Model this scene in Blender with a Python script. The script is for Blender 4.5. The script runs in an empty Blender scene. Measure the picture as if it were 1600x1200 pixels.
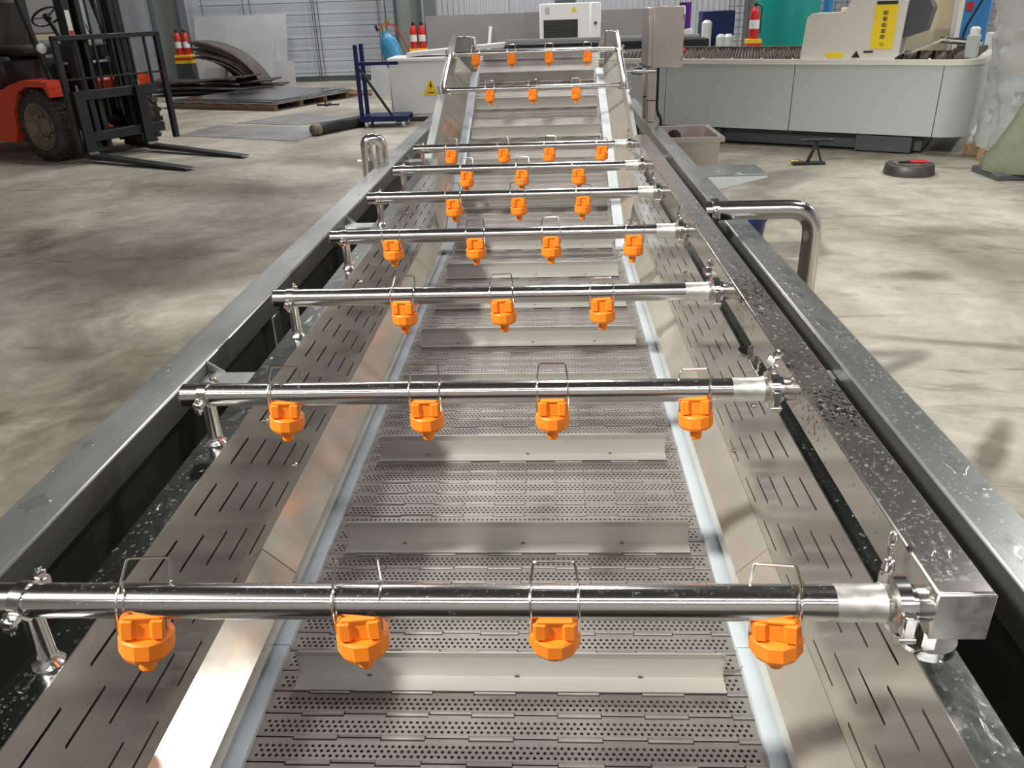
import bpy, math, random
from mathutils import Vector, Matrix, Euler

random.seed(7)
SC = bpy.context.scene
COL = SC.collection
PI = math.pi

# ------------------------------------------------------------------ camera
cam_d = bpy.data.cameras.new('camera')
cam_d.sensor_width = 36.0
cam_d.lens = 1250.0 / 1600.0 * 36.0
cam_d.clip_start = 0.02
cam_d.clip_end = 200
cam = bpy.data.objects.new('camera', cam_d)
COL.objects.link(cam)
_f = 1250.0
_vp = (857.2, 7.8)
_roll = -0.012
_d = Vector((_vp[0] - 800, _vp[1] - 600, _f)).normalized()
_a = _d.cross(Vector((0, 1, 0))).normalized()
if _a.x < 0:
    _a = -_a
_b = _d.cross(_a)
_lat = math.cos(_roll) * _a + math.sin(_roll) * _b
_dn = _d.cross(_lat)
R3 = Matrix((_lat, _d, -_dn))          # camera axes (right, down, forward) -> world
H_CAM = 1.65
_m = Matrix.Identity(4)
for i in range(3):
    _m[i][0] = R3[i][0]
    _m[i][1] = -R3[i][1]
    _m[i][2] = -R3[i][2]
_m[2][3] = H_CAM
cam.matrix_world = _m
SC.camera = cam

# ------------------------------------------------------------------ world, lamps, exposure
SC.view_settings.view_transform = 'Standard'
SC.view_settings.look = 'None'
SC.view_settings.gamma = 1.0
SC.view_settings.use_curve_mapping = False
SC.view_settings.exposure = 0.0
W = bpy.data.worlds.new('hall_air')
SC.world = W
W.use_nodes = True
W.node_tree.nodes['Background'].inputs[0].default_value = (0.55, 0.58, 0.62, 1)
W.node_tree.nodes['Background'].inputs[1].default_value = 0.05

def area(name, loc, target, size, power, color):
    ld = bpy.data.lights.new(name, 'AREA')
    ld.shape = 'DISK'
    ld.size = size
    ld.energy = power
    ld.color = color
    o = bpy.data.objects.new(name, ld)
    COL.objects.link(o)
    o.location = loc
    o.rotation_euler = (Vector(target) - Vector(loc)).to_track_quat('-Z', 'Y').to_euler()
    return o

area('wall_lamp', (13.2, 12.0, 8.0), (2.0, 4.0, 0), 0.9, 480, (1.0, 0.98, 0.92))
key = bpy.data.lights.new('reflector_lamp', 'SPOT')
key.energy = 12500
key.color = (1.0, 0.98, 0.90)
key.spot_size = math.radians(40)
key.spot_blend = 0.9
key.shadow_soft_size = 0.4
key_o = bpy.data.objects.new('reflector_lamp', key)
COL.objects.link(key_o)
key_o.location = (-8.2, -3.1, 10.4)
key_o.rotation_euler = (Vector((1.9, 3.6, 0.3)) - Vector(key_o.location)).to_track_quat('-Z', 'Y').to_euler()
for lx, ly, pw in ((-5.0, 12.5, 360), (0.5, 10.5, 200), (6.5, 5.0, 420), (-4.5, 20, 480), (0.5, 18, 520), (9.5, 12.0, 260)):
    area('high_bay_lamp', (lx, ly, 10.4), (lx, ly, 0), 1.1, pw, (1.0, 0.96, 0.95))
for ly, pw in ((-4.0, 260), (-8.5, 420)):
    row = area('lamp_row', (0.5, ly, 8.6), (0.5, ly + .6, 0), 1.0, pw, (1.0, 0.96, 0.97))
    row.data.shape = 'RECTANGLE'
    row.data.size = 15.0
    row.data.size_y = 0.45
    row.rotation_euler = (math.radians(8), 0, 0)

# ------------------------------------------------------------------ materials
MATS = {}
def mat(name, color, rough=0.5, metal=0.0, spec=0.5, trans=0.0, ior=1.45, noise=None, bump=None, coat=0.0, emit=None):
    """noise=(scale, strength, stretch) varies the colour; bump=(scale, strength, stretch)"""
    m = bpy.data.materials.new(name)
    m.use_nodes = True
    nt = m.node_tree
    b = nt.nodes['Principled BSDF']
    b.inputs['Base Color'].default_value = (*color, 1)
    b.inputs['Roughness'].default_value = rough
    b.inputs['Metallic'].default_value = metal
    b.inputs['Specular IOR Level'].default_value = spec
    b.inputs['Transmission Weight'].default_value = trans
    b.inputs['IOR'].default_value = ior
    b.inputs['Coat Weight'].default_value = coat
    if emit:
        b.inputs['Emission Color'].default_value = (*emit[0], 1)
        b.inputs['Emission Strength'].default_value = emit[1]
    def tex(scale, stretch, detail=4):
        tc = nt.nodes.new('ShaderNodeTexCoord')
        mp = nt.nodes.new('ShaderNodeMapping')
        mp.inputs['Scale'].default_value = stretch
        n = nt.nodes.new('ShaderNodeTexNoise')
        n.inputs['Scale'].default_value = scale
        n.inputs['Detail'].default_value = detail
        nt.links.new(tc.outputs['Object'], mp.inputs['Vector'])
        nt.links.new(mp.outputs['Vector'], n.inputs['Vector'])
        return n
    if noise:
        n = tex(noise[0], noise[2])
        r = nt.nodes.new('ShaderNodeValToRGB')
        s = noise[1]
        r.color_ramp.elements[0].position = 0.3
        r.color_ramp.elements[1].position = 0.7
        r.color_ramp.elements[0].color = (*[c * (1 - s) for c in color], 1)
        r.color_ramp.elements[1].color = (*[min(1, c * (1 + s)) for c in color], 1)
        nt.links.new(n.outputs['Fac'], r.inputs['Fac'])
        nt.links.new(r.outputs['Color'], b.inputs['Base Color'])
        rr = nt.nodes.new('ShaderNodeMapRange')
        rr.inputs['To Min'].default_value = max(0.02, rough - 0.10)
        rr.inputs['To Max'].default_value = min(1, rough + 0.10)
        nt.links.new(n.outputs['Fac'], rr.inputs['Value'])
        nt.links.new(rr.outputs['Result'], b.inputs['Roughness'])
    if bump:
        n = tex(bump[0], bump[2], 3)
        bp = nt.nodes.new('ShaderNodeBump')
        bp.inputs['Strength'].default_value = bump[1]
        bp.inputs['Distance'].default_value = 0.01
        nt.links.new(n.outputs['Fac'], bp.inputs['Height'])
        nt.links.new(bp.outputs['Normal'], b.inputs['Normal'])
    MATS[name] = m
    return m

mat('steel_sheet', (0.58, 0.56, 0.53), 0.17, 0.92, noise=(3.0, 0.08, (1, 1, 1)), bump=(6, 0.03, (1, 1, 1)))
mat('steel_kick', (0.72, 0.69, 0.60), 0.17, 0.72, noise=(5.0, 0.07, (1, 1, 1)), bump=(5, 0.02, (1, 1, 1)))
mat('steel_frame', (0.36, 0.37, 0.36), 0.30, 0.85, noise=(7.0, 0.10, (1, 0.3, 1)), bump=(40, 0.02, (1, 0.05, 1)))
mat('steel_pipe', (0.76, 0.74, 0.71), 0.15, 1.0)
mat('steel_wet', (0.36, 0.37, 0.355), 0.16, 1.0, bump=(22, 0.10, (1, 1, 1)))
mat('steel_frost', (0.80, 0.79, 0.74), 0.42, 1.0, noise=(60, 0.08, (1, 1, 1)))
mat('steel_belt', (0.285, 0.265, 0.245), 0.52, 0.75, noise=(9.0, 0.18, (1, 1, 1)))
mat('steel_flight', (0.50, 0.495, 0.46), 0.48, 0.55, noise=(8.0, 0.06, (0.4, 1, 1)))
mat('steel_bright', (0.82, 0.81, 0.79), 0.16, 1.0)
mat('steel_box', (0.62, 0.55, 0.52), 0.34, 1.0, noise=(2.5, 0.10, (1, 1, 1)))
mat('wire', (0.80, 0.76, 0.70), 0.2, 1.0)
mat('orange_plastic', (1.0, 0.255, 0.018), 0.42, 0.0, spec=0.45)
mat('red_gasket', (0.75, 0.05, 0.03), 0.4)
mat('white_strip', (0.47, 0.52, 0.56), 0.40, noise=(6, 0.08, (1, 0.5, 1)))
def water_material():
    m = bpy.data.materials.new('water')
    m.use_nodes = True
    nt = m.node_tree
    nt.nodes.remove(nt.nodes['Principled BSDF'])
    out = nt.nodes['Material Output']
    tr = nt.nodes.new('ShaderNodeBsdfTransparent')
    tr.inputs['Color'].default_value = (0.97, 0.98, 0.97, 1)
    gl = nt.nodes.new('ShaderNodeBsdfGlossy')
    gl.inputs['Roughness'].default_value = 0.14
    lw = nt.nodes.new('ShaderNodeFresnel')
    lw.inputs['IOR'].default_value = 1.75
    mx = nt.nodes.new('ShaderNodeMixShader')
    ge = nt.nodes.new('ShaderNodeNewGeometry')
    su = nt.nodes.new('ShaderNodeMath')
    su.operation = 'SUBTRACT'
    su.use_clamp = True
    nt.links.new(lw.outputs[0], su.inputs[0])
    nt.links.new(ge.outputs['Backfacing'], su.inputs[1])
    nt.links.new(su.outputs[0], mx.inputs[0])
    nt.links.new(tr.outputs[0], mx.inputs[1])
    nt.links.new(gl.outputs[0], mx.inputs[2])
    nt.links.new(mx.outputs[0], out.inputs['Surface'])
    MATS['water'] = m
water_material()
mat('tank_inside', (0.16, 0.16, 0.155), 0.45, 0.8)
mat('rubber', (0.025, 0.024, 0.022), 0.75, noise=(14, 0.35, (1, 1, 1)))
mat('tyre', (0.055, 0.05, 0.043), 0.85, noise=(9, 0.4, (1, 1, 1)))
mat('rim_dusty', (0.20, 0.165, 0.12), 0.7, noise=(10, 0.3, (1, 1, 1)))
mat('black_paint', (0.016, 0.018, 0.021), 0.42, noise=(6, 0.3, (1, 1, 1)))
mat('black_steel', (0.035, 0.035, 0.035), 0.5, 0.5, noise=(6, 0.3, (1, 1, 1)))
mat('red_paint', (0.76, 0.065, 0.025), 0.38, noise=(4, 0.12, (1, 1, 1)))
mat('red_can', (0.62, 0.03, 0.025), 0.3)
mat('yellow', (0.86, 0.58, 0.03), 0.5)
mat('sign_yellow', (0.92, 0.66, 0.02), 0.5)
mat('ink', (0.02, 0.02, 0.02), 0.6)
mat('white_paint', (0.84, 0.85, 0.83), 0.4)
mat('cream_paint', (0.70, 0.68, 0.61), 0.42)
mat('cream_yellow', (0.80, 0.72, 0.50), 0.5)
mat('gray_paint', (0.47, 0.50, 0.495), 0.45)
mat('dark_gray', (0.07, 0.075, 0.085), 0.5)
mat('slat_steel', (0.20, 0.18, 0.15), 0.6, 0.7, noise=(12, 0.4, (1, 1, 1)))
mat('teal_paint', (0.01, 0.30, 0.25), 0.35)
mat('blue_paint', (0.006, 0.018, 0.10), 0.45)
mat('sky_blue', (0.055, 0.27, 0.62), 0.4)
mat('cylinder_blue', (0.06, 0.33, 0.56), 0.35, noise=(9, 0.2, (1, 1, 1)))
mat('brass', (0.65, 0.45, 0.15), 0.35, 1.0)
mat('pallet_wood', (0.34, 0.23, 0.13), 0.8, noise=(5, 0.25, (1, 6, 6)))
mat('plate_dark', (0.10, 0.095, 0.09), 0.5, 0.7, noise=(3, 0.3, (1, 1, 1)))
mat('plate_brown', (0.16, 0.135, 0.115), 0.55, 0.6, noise=(3, 0.3, (1, 1, 1)))
mat('plate_shiny', (0.55, 0.56, 0.58), 0.18, 1.0, noise=(1.2, 0.12, (1, 1, 1)))
mat('plate_floor', (0.34, 0.345, 0.34), 0.40, 0.6, noise=(1.5, 0.2, (1, 1, 1)))
mat('plate_white', (0.56, 0.58, 0.59), 0.35, 0.3, noise=(1.5, 0.08, (1, 1, 1)))
mat('olive_cloth', (0.15, 0.17, 0.11), 0.7, noise=(6, 0.2, (1, 1, 1)))
mat('film', (0.62, 0.64, 0.62), 0.22, trans=0.35, bump=(9, 0.9, (1, 1, 0.5)))
mat('wall_panel', (0.56, 0.60, 0.65), 0.55)
mat('wall_rib', (0.60, 0.62, 0.65), 0.55)
mat('mesh_dark', (0.12, 0.13, 0.14), 0.6)
mat('column_paint', (0.10, 0.115, 0.115), 0.5)
mat('column_light', (0.24, 0.27, 0.26), 0.5)
mat('sheet_gray', (0.20, 0.20, 0.195), 0.55, noise=(1.2, 0.08, (1, 1, 1)))
mat('ceiling_paint', (0.10, 0.105, 0.11), 0.8)
mat('wall_near_paint', (0.62, 0.61, 0.59), 0.7)
mat('wall_dim', (0.30, 0.31, 0.32), 0.7)
mat('purple', (0.10, 0.01, 0.22), 0.5)
mat('glass_dark', (0.05, 0.05, 0.045), 0.25)
mat('cardboard', (0.55, 0.42, 0.22), 0.8)

STAINS = [(-3.2, 5.6, 1.6, 1.0, -20, .50), (-2.2, 3.7, .9, .8, 20, .45), (-3.4, 8.4, 2.2, .5, -15, .55), (-5.4, 6.8, 1.4, .6, -25, .6),
          (1.76, 2.86, .28, .05, 55, .35), (2.36, 5.05, .22, .12, 0, .45), (3.15, 6.1, .5, .16, -10, .6), (2.2, 3.9, .7, .05, -15, .6),
          (3.4, 9.6, 2.4, .7, -25, .6), (-2.4, 9.8, 1.8, .35, -18, .6), (-1.9, 2.7, .6, .9, 0, .5)]
def floor_material():
    m = bpy.data.materials.new('concrete')
    m.use_nodes = True
    nt = m.node_tree
    b = nt.nodes['Principled BSDF']
    tc = nt.nodes.new('ShaderNodeTexCoord')
    def nz(scale, detail, stretch=(1, 1, 1), rough=0.55, dist=0.0):
        mp = nt.nodes.new('ShaderNodeMapping')
        mp.inputs['Scale'].default_value = stretch
        n = nt.nodes.new('ShaderNodeTexNoise')
        n.inputs['Scale'].default_value = scale
        n.inputs['Detail'].default_value = detail
        n.inputs['Roughness'].default_value = rough
        n.inputs['Distortion'].default_value = dist
        nt.links.new(tc.outputs['Object'], mp.inputs['Vector'])
        nt.links.new(mp.outputs['Vector'], n.inputs['Vector'])
        return n
    def ramp(src, p0, c0, p1, c1):
        r = nt.nodes.new('ShaderNodeValToRGB')
        r.color_ramp.elements[0].position = p0
        r.color_ramp.elements[1].position = p1
        r.color_ramp.elements[0].color = (*c0, 1)
        r.color_ramp.elements[1].color = (*c1, 1)
        nt.links.new(src.outputs['Fac'], r.inputs['Fac'])
        return r
    def mix(a, c, fac, mode='MULTIPLY'):
        x = nt.nodes.new('ShaderNodeMixRGB')
        x.blend_type = mode
        x.inputs['Fac'].default_value = fac
        nt.links.new(a.outputs['Color'], x.inputs['Color1'])
        nt.links.new(c.outputs['Color'], x.inputs['Color2'])
        return x
    base = ramp(nz(0.7, 6, dist=0.4), 0.32, (0.30, 0.285, 0.235), 0.68, (0.54, 0.525, 0.45))
    stain = ramp(nz(0.38, 8, (1.0, 0.7, 1), 0.62, 1.2), 0.38, (0.42, 0.40, 0.345), 0.56, (1, 1, 1))
    fine = ramp(nz(6.0, 8, (1, 1, 1), 0.7), 0.30, (0.72, 0.71, 0.68), 0.60, (1.06, 1.05, 1.03))
    blot = ramp(nz(1.6, 5, (0.5, 1.4, 1), 0.6, 2.0), 0.30, (0.50, 0.47, 0.42), 0.40, (1, 1, 1))
    c = mix(mix(mix(base, stain, 0.75), fine, 0.8), blot, 0.7)
    # old oil and water stains with shapes of their own
    wob = nz(1.3, 6, (1, 1, 1), 0.65, 0.6)
    for sx, sy, rx, ry, ang, dark in STAINS:
        mp = nt.nodes.new('ShaderNodeMapping')
        mp.vector_type = 'TEXTURE'
        mp.inputs['Location'].default_value = (sx, sy, 0)
        mp.inputs['Rotation'].default_value = (0, 0, math.radians(ang))
        mp.inputs['Scale'].default_value = (rx, ry, 1000)
        nt.links.new(tc.outputs['Object'], mp.inputs['Vector'])
        ln = nt.nodes.new('ShaderNodeVectorMath')
        ln.operation = 'LENGTH'
        nt.links.new(mp.outputs['Vector'], ln.inputs[0])
        ad = nt.nodes.new('ShaderNodeMath')
        ad.operation = 'MULTIPLY_ADD'
        ad.inputs[1].default_value = 2.4
        nt.links.new(wob.outputs['Fac'], ad.inputs[0])
        nt.links.new(ln.outputs['Value'], ad.inputs[2])
        r = nt.nodes.new('ShaderNodeValToRGB')
        mr = nt.nodes.new('ShaderNodeMapRange')
        mr.inputs['From Min'].default_value = 1.5
        mr.inputs['From Max'].default_value = 2.4
        nt.links.new(ad.outputs[0], mr.inputs['Value'])
        r.color_ramp.elements[0].color = (dark, dark * .97, dark * .88, 1)
        r.color_ramp.elements[1].color = (1, 1, 1, 1)
        nt.links.new(mr.outputs['Result'], r.inputs['Fac'])
        c = mix(c, r, 1.0)
    nt.links.new(c.outputs['Color'], b.inputs['Base Color'])
    rr = nt.nodes.new('ShaderNodeMapRange')
    rr.inputs['To Min'].default_value = 0.35
    rr.inputs['To Max'].default_value = 0.75
    n3 = nz(1.1, 4)
    nt.links.new(n3.outputs['Fac'], rr.inputs['Value'])
    nt.links.new(rr.outputs['Result'], b.inputs['Roughness'])
    bp = nt.nodes.new('ShaderNodeBump')
    bp.inputs['Strength'].default_value = 0.12
    bp.inputs['Distance'].default_value = 0.02
    n4 = nz(9, 6)
    nt.links.new(n4.outputs['Fac'], bp.inputs['Height'])
    nt.links.new(bp.outputs['Normal'], b.inputs['Normal'])
    MATS['concrete'] = m
floor_material()

def rusty(name, src):
    m = MATS[src].copy()
    m.name = name
    nt = m.node_tree
    b = nt.nodes['Principled BSDF']
    old = b.inputs['Base Color'].links[0].from_socket
    tc = nt.nodes.new('ShaderNodeTexCoord')
    n1 = nt.nodes.new('ShaderNodeTexNoise'); n1.inputs['Scale'].default_value = 110
    n2 = nt.nodes.new('ShaderNodeTexNoise'); n2.inputs['Scale'].default_value = 2.2
    for n in (n1, n2):
        nt.links.new(tc.outputs['Object'], n.inputs['Vector'])
    mu = nt.nodes.new('ShaderNodeMath'); mu.operation = 'MULTIPLY'
    nt.links.new(n1.outputs['Fac'], mu.inputs[0]); nt.links.new(n2.outputs['Fac'], mu.inputs[1])
    r = nt.nodes.new('ShaderNodeValToRGB')
    r.color_ramp.elements[0].position = 0.33
    r.color_ramp.elements[1].position = 0.37
    nt.links.new(mu.outputs[0], r.inputs['Fac'])
    mx = nt.nodes.new('ShaderNodeMixRGB')
    nt.links.new(r.outputs['Color'], mx.inputs['Fac'])
    nt.links.new(old, mx.inputs['Color1'])
    mx.inputs['Color2'].default_value = (0.16, 0.11, 0.07, 1)
    nt.links.new(mx.outputs['Color'], b.inputs['Base Color'])
    MATS[name] = m
rusty('steel_header', 'steel_sheet')

# ------------------------------------------------------------------ mesh builder
class MB:
    def __init__(s):
        s.v = []
        s.f = []
    def quad(s, a, b, c, d):
        n = len(s.v)
        s.v += [tuple(a), tuple(b), tuple(c), tuple(d)]
        s.f.append((n, n + 1, n + 2, n + 3))
        return s
    def add(s, vs, fs, M=None):
        n = len(s.v)
        if M is not None:
            vs = [M @ Vector(p) for p in vs]
        s.v += [tuple(p) for p in vs]
        s.f += [tuple(i + n for i in f) for f in fs]
        return s
    def box(s, x0, x1, y0, y1, z0, z1, M=None):
        vs = [(x, y, z) for x in (x0, x1) for y in (y0, y1) for z in (z0, z1)]
        fs = [(0, 1, 3, 2), (4, 6, 7, 5), (0, 4, 5, 1), (2, 3, 7, 6), (0, 2, 6, 4), (1, 5, 7, 3)]
        return s.add(vs, fs, M)
    def cbox(s, x0, x1, y0, y1, z0, z1, c=0.004, M=None):
        """box with every edge chamfered"""
        vs = []
        fs = []
        X = (x0, x1); Y = (y0, y1); Z = (z0, z1)
        sg = (1, -1)
        idx = {}
        for i in (0, 1):
            for j in (0, 1):
                for k in (0, 1):
                    x, y, z = X[i], Y[j], Z[k]
                    dx, dy, dz = c * sg[i], c * sg[j], c * sg[k]
                    idx[i, j, k] = len(vs)
                    vs += [(x, y + dy, z + dz), (x + dx, y, z + dz), (x + dx, y + dy, z)]
        def I(i, j, k, a):
            return idx[i, j, k] + a
        for i in (0, 1):
            fs.append(tuple(I(i, j, k, 0) for j, k in ((0, 0), (1, 0), (1, 1), (0, 1))))
            fs.append(tuple(I(j, i, k, 1) for j, k in ((0, 0), (1, 0), (1, 1), (0, 1))))
            fs.append(tuple(I(j, k, i, 2) for j, k in ((0, 0), (1, 0), (1, 1), (0, 1))))
        for i in (0, 1):
            for j in (0, 1):
                fs.append((I(i, j, 0, 0), I(i, j, 1, 0), I(i, j, 1, 1), I(i, j, 0, 1)))
                fs.append((I(i, 0, j, 0), I(i, 1, j, 0), I(i, 1, j, 2), I(i, 0, j, 2)))
                fs.append((I(0, i, j, 1), I(1, i, j, 1), I(1, i, j, 2), I(0, i, j, 2)))
        for i in (0, 1):
            for j in (0, 1):
                for k in (0, 1):
                    fs.append((I(i, j, k, 0), I(i, j, k, 1), I(i, j, k, 2)))
        return s.add(vs, fs, M)
    def prism(s, poly, axis, a, b, M=None):
        """extrude a 2-D polygon along an axis ('x': poly is (y,z); 'y': (x,z); 'z': (x,y))"""
        def P(p, t):
            return (t, p[0], p[1]) if axis == 'x' else (p[0], t, p[1]) if axis == 'y' else (p[0], p[1], t)
        n = len(poly)
        vs = [P(p, a) for p in poly] + [P(p, b) for p in poly]
        fs = [tuple(range(n))[::-1], tuple(range(n, 2 * n))]
        fs += [(i, (i + 1) % n, n + (i + 1) % n, n + i) for i in range(n)]
        return s.add(vs, fs, M)
    def cyl(s, p0, p1, r0, r1=None, n=16, caps=True, M=None):
        r1 = r0 if r1 is None else r1
        p0 = Vector(p0); p1 = Vector(p1)
        q = (p1 - p0).to_track_quat('Z', 'Y')
        vs = []
        for p, r in ((p0, r0), (p1, r1)):
            for i in range(n):
                a = 2 * PI * i / n
                vs.append(p + q @ Vector((math.cos(a) * r, math.sin(a) * r, 0)))
        fs = [(i, (i + 1) % n, n + (i + 1) % n, n + i) for i in range(n)]
        if caps:
            fs += [tuple(range(n))[::-1], tuple(range(n, 2 * n))]
        return s.add(vs, fs, M)
    def tube(s, pts, r, n=8, closed=False, M=None, caps=True):
        pts = [Vector(p) for p in pts]
        N = len(pts)
        vs = []
        up = None
        for i, p in enumerate(pts):
            if closed:
                t = pts[(i + 1) % N] - pts[i - 1]
            else:
                t = pts[min(i + 1, N - 1)] - pts[max(i - 1, 0)]
            t.normalize()
            if up is None:
                up = t.orthogonal().normalized()
            else:
                up = (up - t * up.dot(t))
                up = up.normalized() if up.length > 1e-6 else t.orthogonal().normalized()
            w = t.cross(up)
            rr = r[i] if isinstance(r, (list, tuple)) else r
            for k in range(n):
                a = 2 * PI * k / n
                vs.append(p + up * math.cos(a) * rr + w * math.sin(a) * rr)
        fs = []
        for i in range(N if closed else N - 1):
            j = (i + 1) % N
            for k in range(n):
                l = (k + 1) % n
                fs.append((i * n + k, i * n + l, j * n + l, j * n + k))
        if caps and not closed:
            fs += [tuple(range(n))[::-1], tuple(range((N - 1) * n, N * n))]
        return s.add(vs, fs, M)
    def lathe(s, prof, n=16, M=None, axis='z', caps=True):
        """prof: list of (radius, height)"""
        vs = []
        for r, h in prof:
            for k in range(n):
                a = 2 * PI * k / n
                c, d = math.cos(a) * r, math.sin(a) * r
                vs.append((c, d, h) if axis == 'z' else (h, c, d) if axis == 'x' else (d, h, c))
        fs = []
        for i in range(len(prof) - 1):
            for k in range(n):
                l = (k + 1) % n
                fs.append((i * n + k, i * n + l, (i + 1) * n + l, (i + 1) * n + k))
        if caps and prof[0][0] > 1e-5:
            fs.append(tuple(range(n))[::-1])
        if caps and prof[-1][0] > 1e-5:
            m = (len(prof) - 1) * n
            fs.append(tuple(range(m, m + n)))
        return s.add(vs, fs, M)
    def dome(s, c, nrm, r, h, n=7, squash=1.0, ang=0.0, wob=0.0):
        """a drop: flattened dome on a surface"""
        nrm = Vector(nrm).normalized()
        t = nrm.orthogonal().normalized()
        t = Matrix.Rotation(ang, 3, nrm) @ t
        w = nrm.cross(t)
        c = Vector(c)
        vs = []
        rad = [1 + wob * (random.random() - .5) * 2 for _ in range(n)]
        for fr, fh in ((1.0, -0.02), (0.86, 0.55), (0.5, 0.9)):
            for k in range(n):
                a = 2 * PI * k / n
                vs.append(c + t * math.cos(a) * r * fr * rad[k] + w * math.sin(a) * r * fr * rad[k] * squash + nrm * h * fh)
        vs.append(c + nrm * h)
        fs = []
        for i in (0, 1):
            for k in range(n):
                l = (k + 1) % n
                fs.append((i * n + k, i * n + l, (i + 1) * n + l, (i + 1) * n + k))
        for k in range(n):
            fs.append((2 * n + k, 2 * n + (k + 1) % n, 3 * n))
        return s.add(vs, fs)
    def mesh(s, name, mname, smooth=40):
        me = bpy.data.meshes.new(name)
        me.from_pydata(s.v, [], s.f)
        me.materials.append(MATS[mname])
        me.update()
        import bmesh
        bm = bmesh.new()
        bm.from_mesh(me)
        if mname != 'water':
            bmesh.ops.recalc_face_normals(bm, faces=bm.faces)
        bm.to_mesh(me)
        bm.free()
        if smooth:
            for p in me.polygons:
                p.use_smooth = True
            me.set_sharp_from_angle(angle=math.radians(smooth))
        return me
    def build(s, name, mname, parent=None, smooth=40, world=False):
        return inst(name, s.mesh(name, mname, smooth), parent, world)

def inst(name, me, parent=None, world=False, loc=None, rot=None):
    o = bpy.data.objects.new(name, me)
    COL.objects.link(o)
    if loc is not None:
        o.location = loc
    if rot is not None:
        o.rotation_euler = rot
    if parent is not None:
        o.parent = parent
        if world:                      # mesh written in world coordinates, parent not rotated
            p = parent
            off = Vector((0, 0, 0))
            while p is not None:
                off += p.location
                p = p.parent
            o.location = Vector(o.location) - off
    return o

def tag(o, label, cat, group=None):
    o['label'] = label
    o['category'] = cat
    if group:
        o['group'] = group
    return o
def thing(name, label, cat, loc, rotz=0.0, group=None):
    o = bpy.data.objects.new(name, None)
    COL.objects.link(o)
    o.empty_display_size = 0.1
    o.location = loc
    o.rotation_euler = (0, 0, rotz)
    return tag(o, label, cat, group)
def struct(o):
    o['kind'] = 'structure'
    return o
def stuff(o):
    o['kind'] = 'stuff'
    return o
def arc(c, r, a0, a1, n, u, w):
    c = Vector(c); u = Vector(u); w = Vector(w)
    return [c + u * math.cos(a0 + (a1 - a0) * i / n) * r + w * math.sin(a0 + (a1 - a0) * i / n) * r for i in range(n + 1)]
def round_path(pts, r, n=5):
    """polyline with rounded corners"""
    P = [Vector(p) for p in pts]
    out = [P[0]]
    for i in range(1, len(P) - 1):
        a = (P[i - 1] - P[i]).normalized()
        b = (P[i + 1] - P[i]).normalized()
        p0 = P[i] + a * r
        p1 = P[i] + b * r
        for k in range(n + 1):
            t = k / n
            out.append((1 - t) ** 2 * p0 + 2 * t * (1 - t) * P[i] + t * t * p1)
    out.append(P[-1])
    return out

# ================================================================== THE HALL
XL, XR, YN, YF, ZC = -19.0, 15.0, -12.0, 22.6, 11.0
struct(MB().box(XL, XR, YN, YF, -0.2, 0.0).build('floor', 'concrete', smooth=0))
struct(MB().box(XL, XR, YN, YF + .3, ZC, ZC + .2).build('ceiling', 'ceiling_paint', smooth=0))
struct(MB().box(XL - .2, XL, YN, YF + .3, 0, ZC).build('wall_left', 'wall_dim', smooth=0))
struct(MB().box(XR, XR + .2, YN, YF + .3, 0, ZC).build('wall_right', 'wall_rib', smooth=0))
struct(MB().box(XL, XR, YN - .2, YN, 0, ZC).build('wall_near', 'wall_near_paint', smooth=0))
wb = struct(MB().box(XL, XR, YF, YF + .3, 0, ZC).build('wall_back', 'wall_dim', smooth=0))
# cladding panels left of the middle column and ribbed cladding to the right
x = XL
while x < -3.2:
    x1 = min(x + 1.85, -3.2)
    MB().cbox(x + .012, x1 - .012, YF - .06, YF, .12, 4.2, .008).build('panel', 'wall_panel', wb)
    x = x1
rb = MB()
x = -2.9
while x < 14.6:
    x1 = x + 1.9
    m = MB()
    m.box(x, x1 - .02, YF - .03, YF, .0, 4.2)
    k = x + .03
    while k < x1 - .06:
        m.prism([(k, YF - .03), (k + .02, YF - .065), (k + .06, YF - .065), (k + .08, YF - .03)], 'z', .0, 4.2)
        k += .14
    m.build('panel', 'wall_rib', wb, smooth=0)
    x = x1
MB().box(XL, -3.2, YF - .1, YF, 0, .11).build('plinth', 'column_paint', wb)
# wire mesh stretched in front of the left cladding
g = thing('wire_mesh_screen', 'wide dark wire mesh screen stretched in front of the pale back wall', 'mesh', (-6.5, YF - .25, 0))
for k in range(9):
    MB().cyl((-9.0, YF - .25, .22 + .28 * k), (-3.75, YF - .25, .22 + .28 * k), .009, n=5).build('wire', 'mesh_dark', g, world=True)
for xx in (-8.9, -7.65, -6.05, -5.9, -4.35, -3.8):
    MB().cyl((xx, YF - .25, 0), (xx, YF - .25, 2.6), .012, n=5).build('wire', 'mesh_dark', g, world=True)
g = thing('wire_mesh_screen', 'tight wire mesh screen behind the cream laser gantry', 'mesh', (8.2, YF - .3, 0))
for k in range(14):
    MB().cyl((4.5, YF - .3, .2 + .16 * k), (11.5, YF - .3, .2 + .16 * k), .008, n=5).build('wire', 'mesh_dark', g, world=True)
for k in range(25):
    MB().cyl((4.5 + .29 * k, YF - .3, 0), (4.5 + .29 * k, YF - .3, 2.5), .008, n=5).build('wire', 'mesh_dark', g, world=True)

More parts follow.
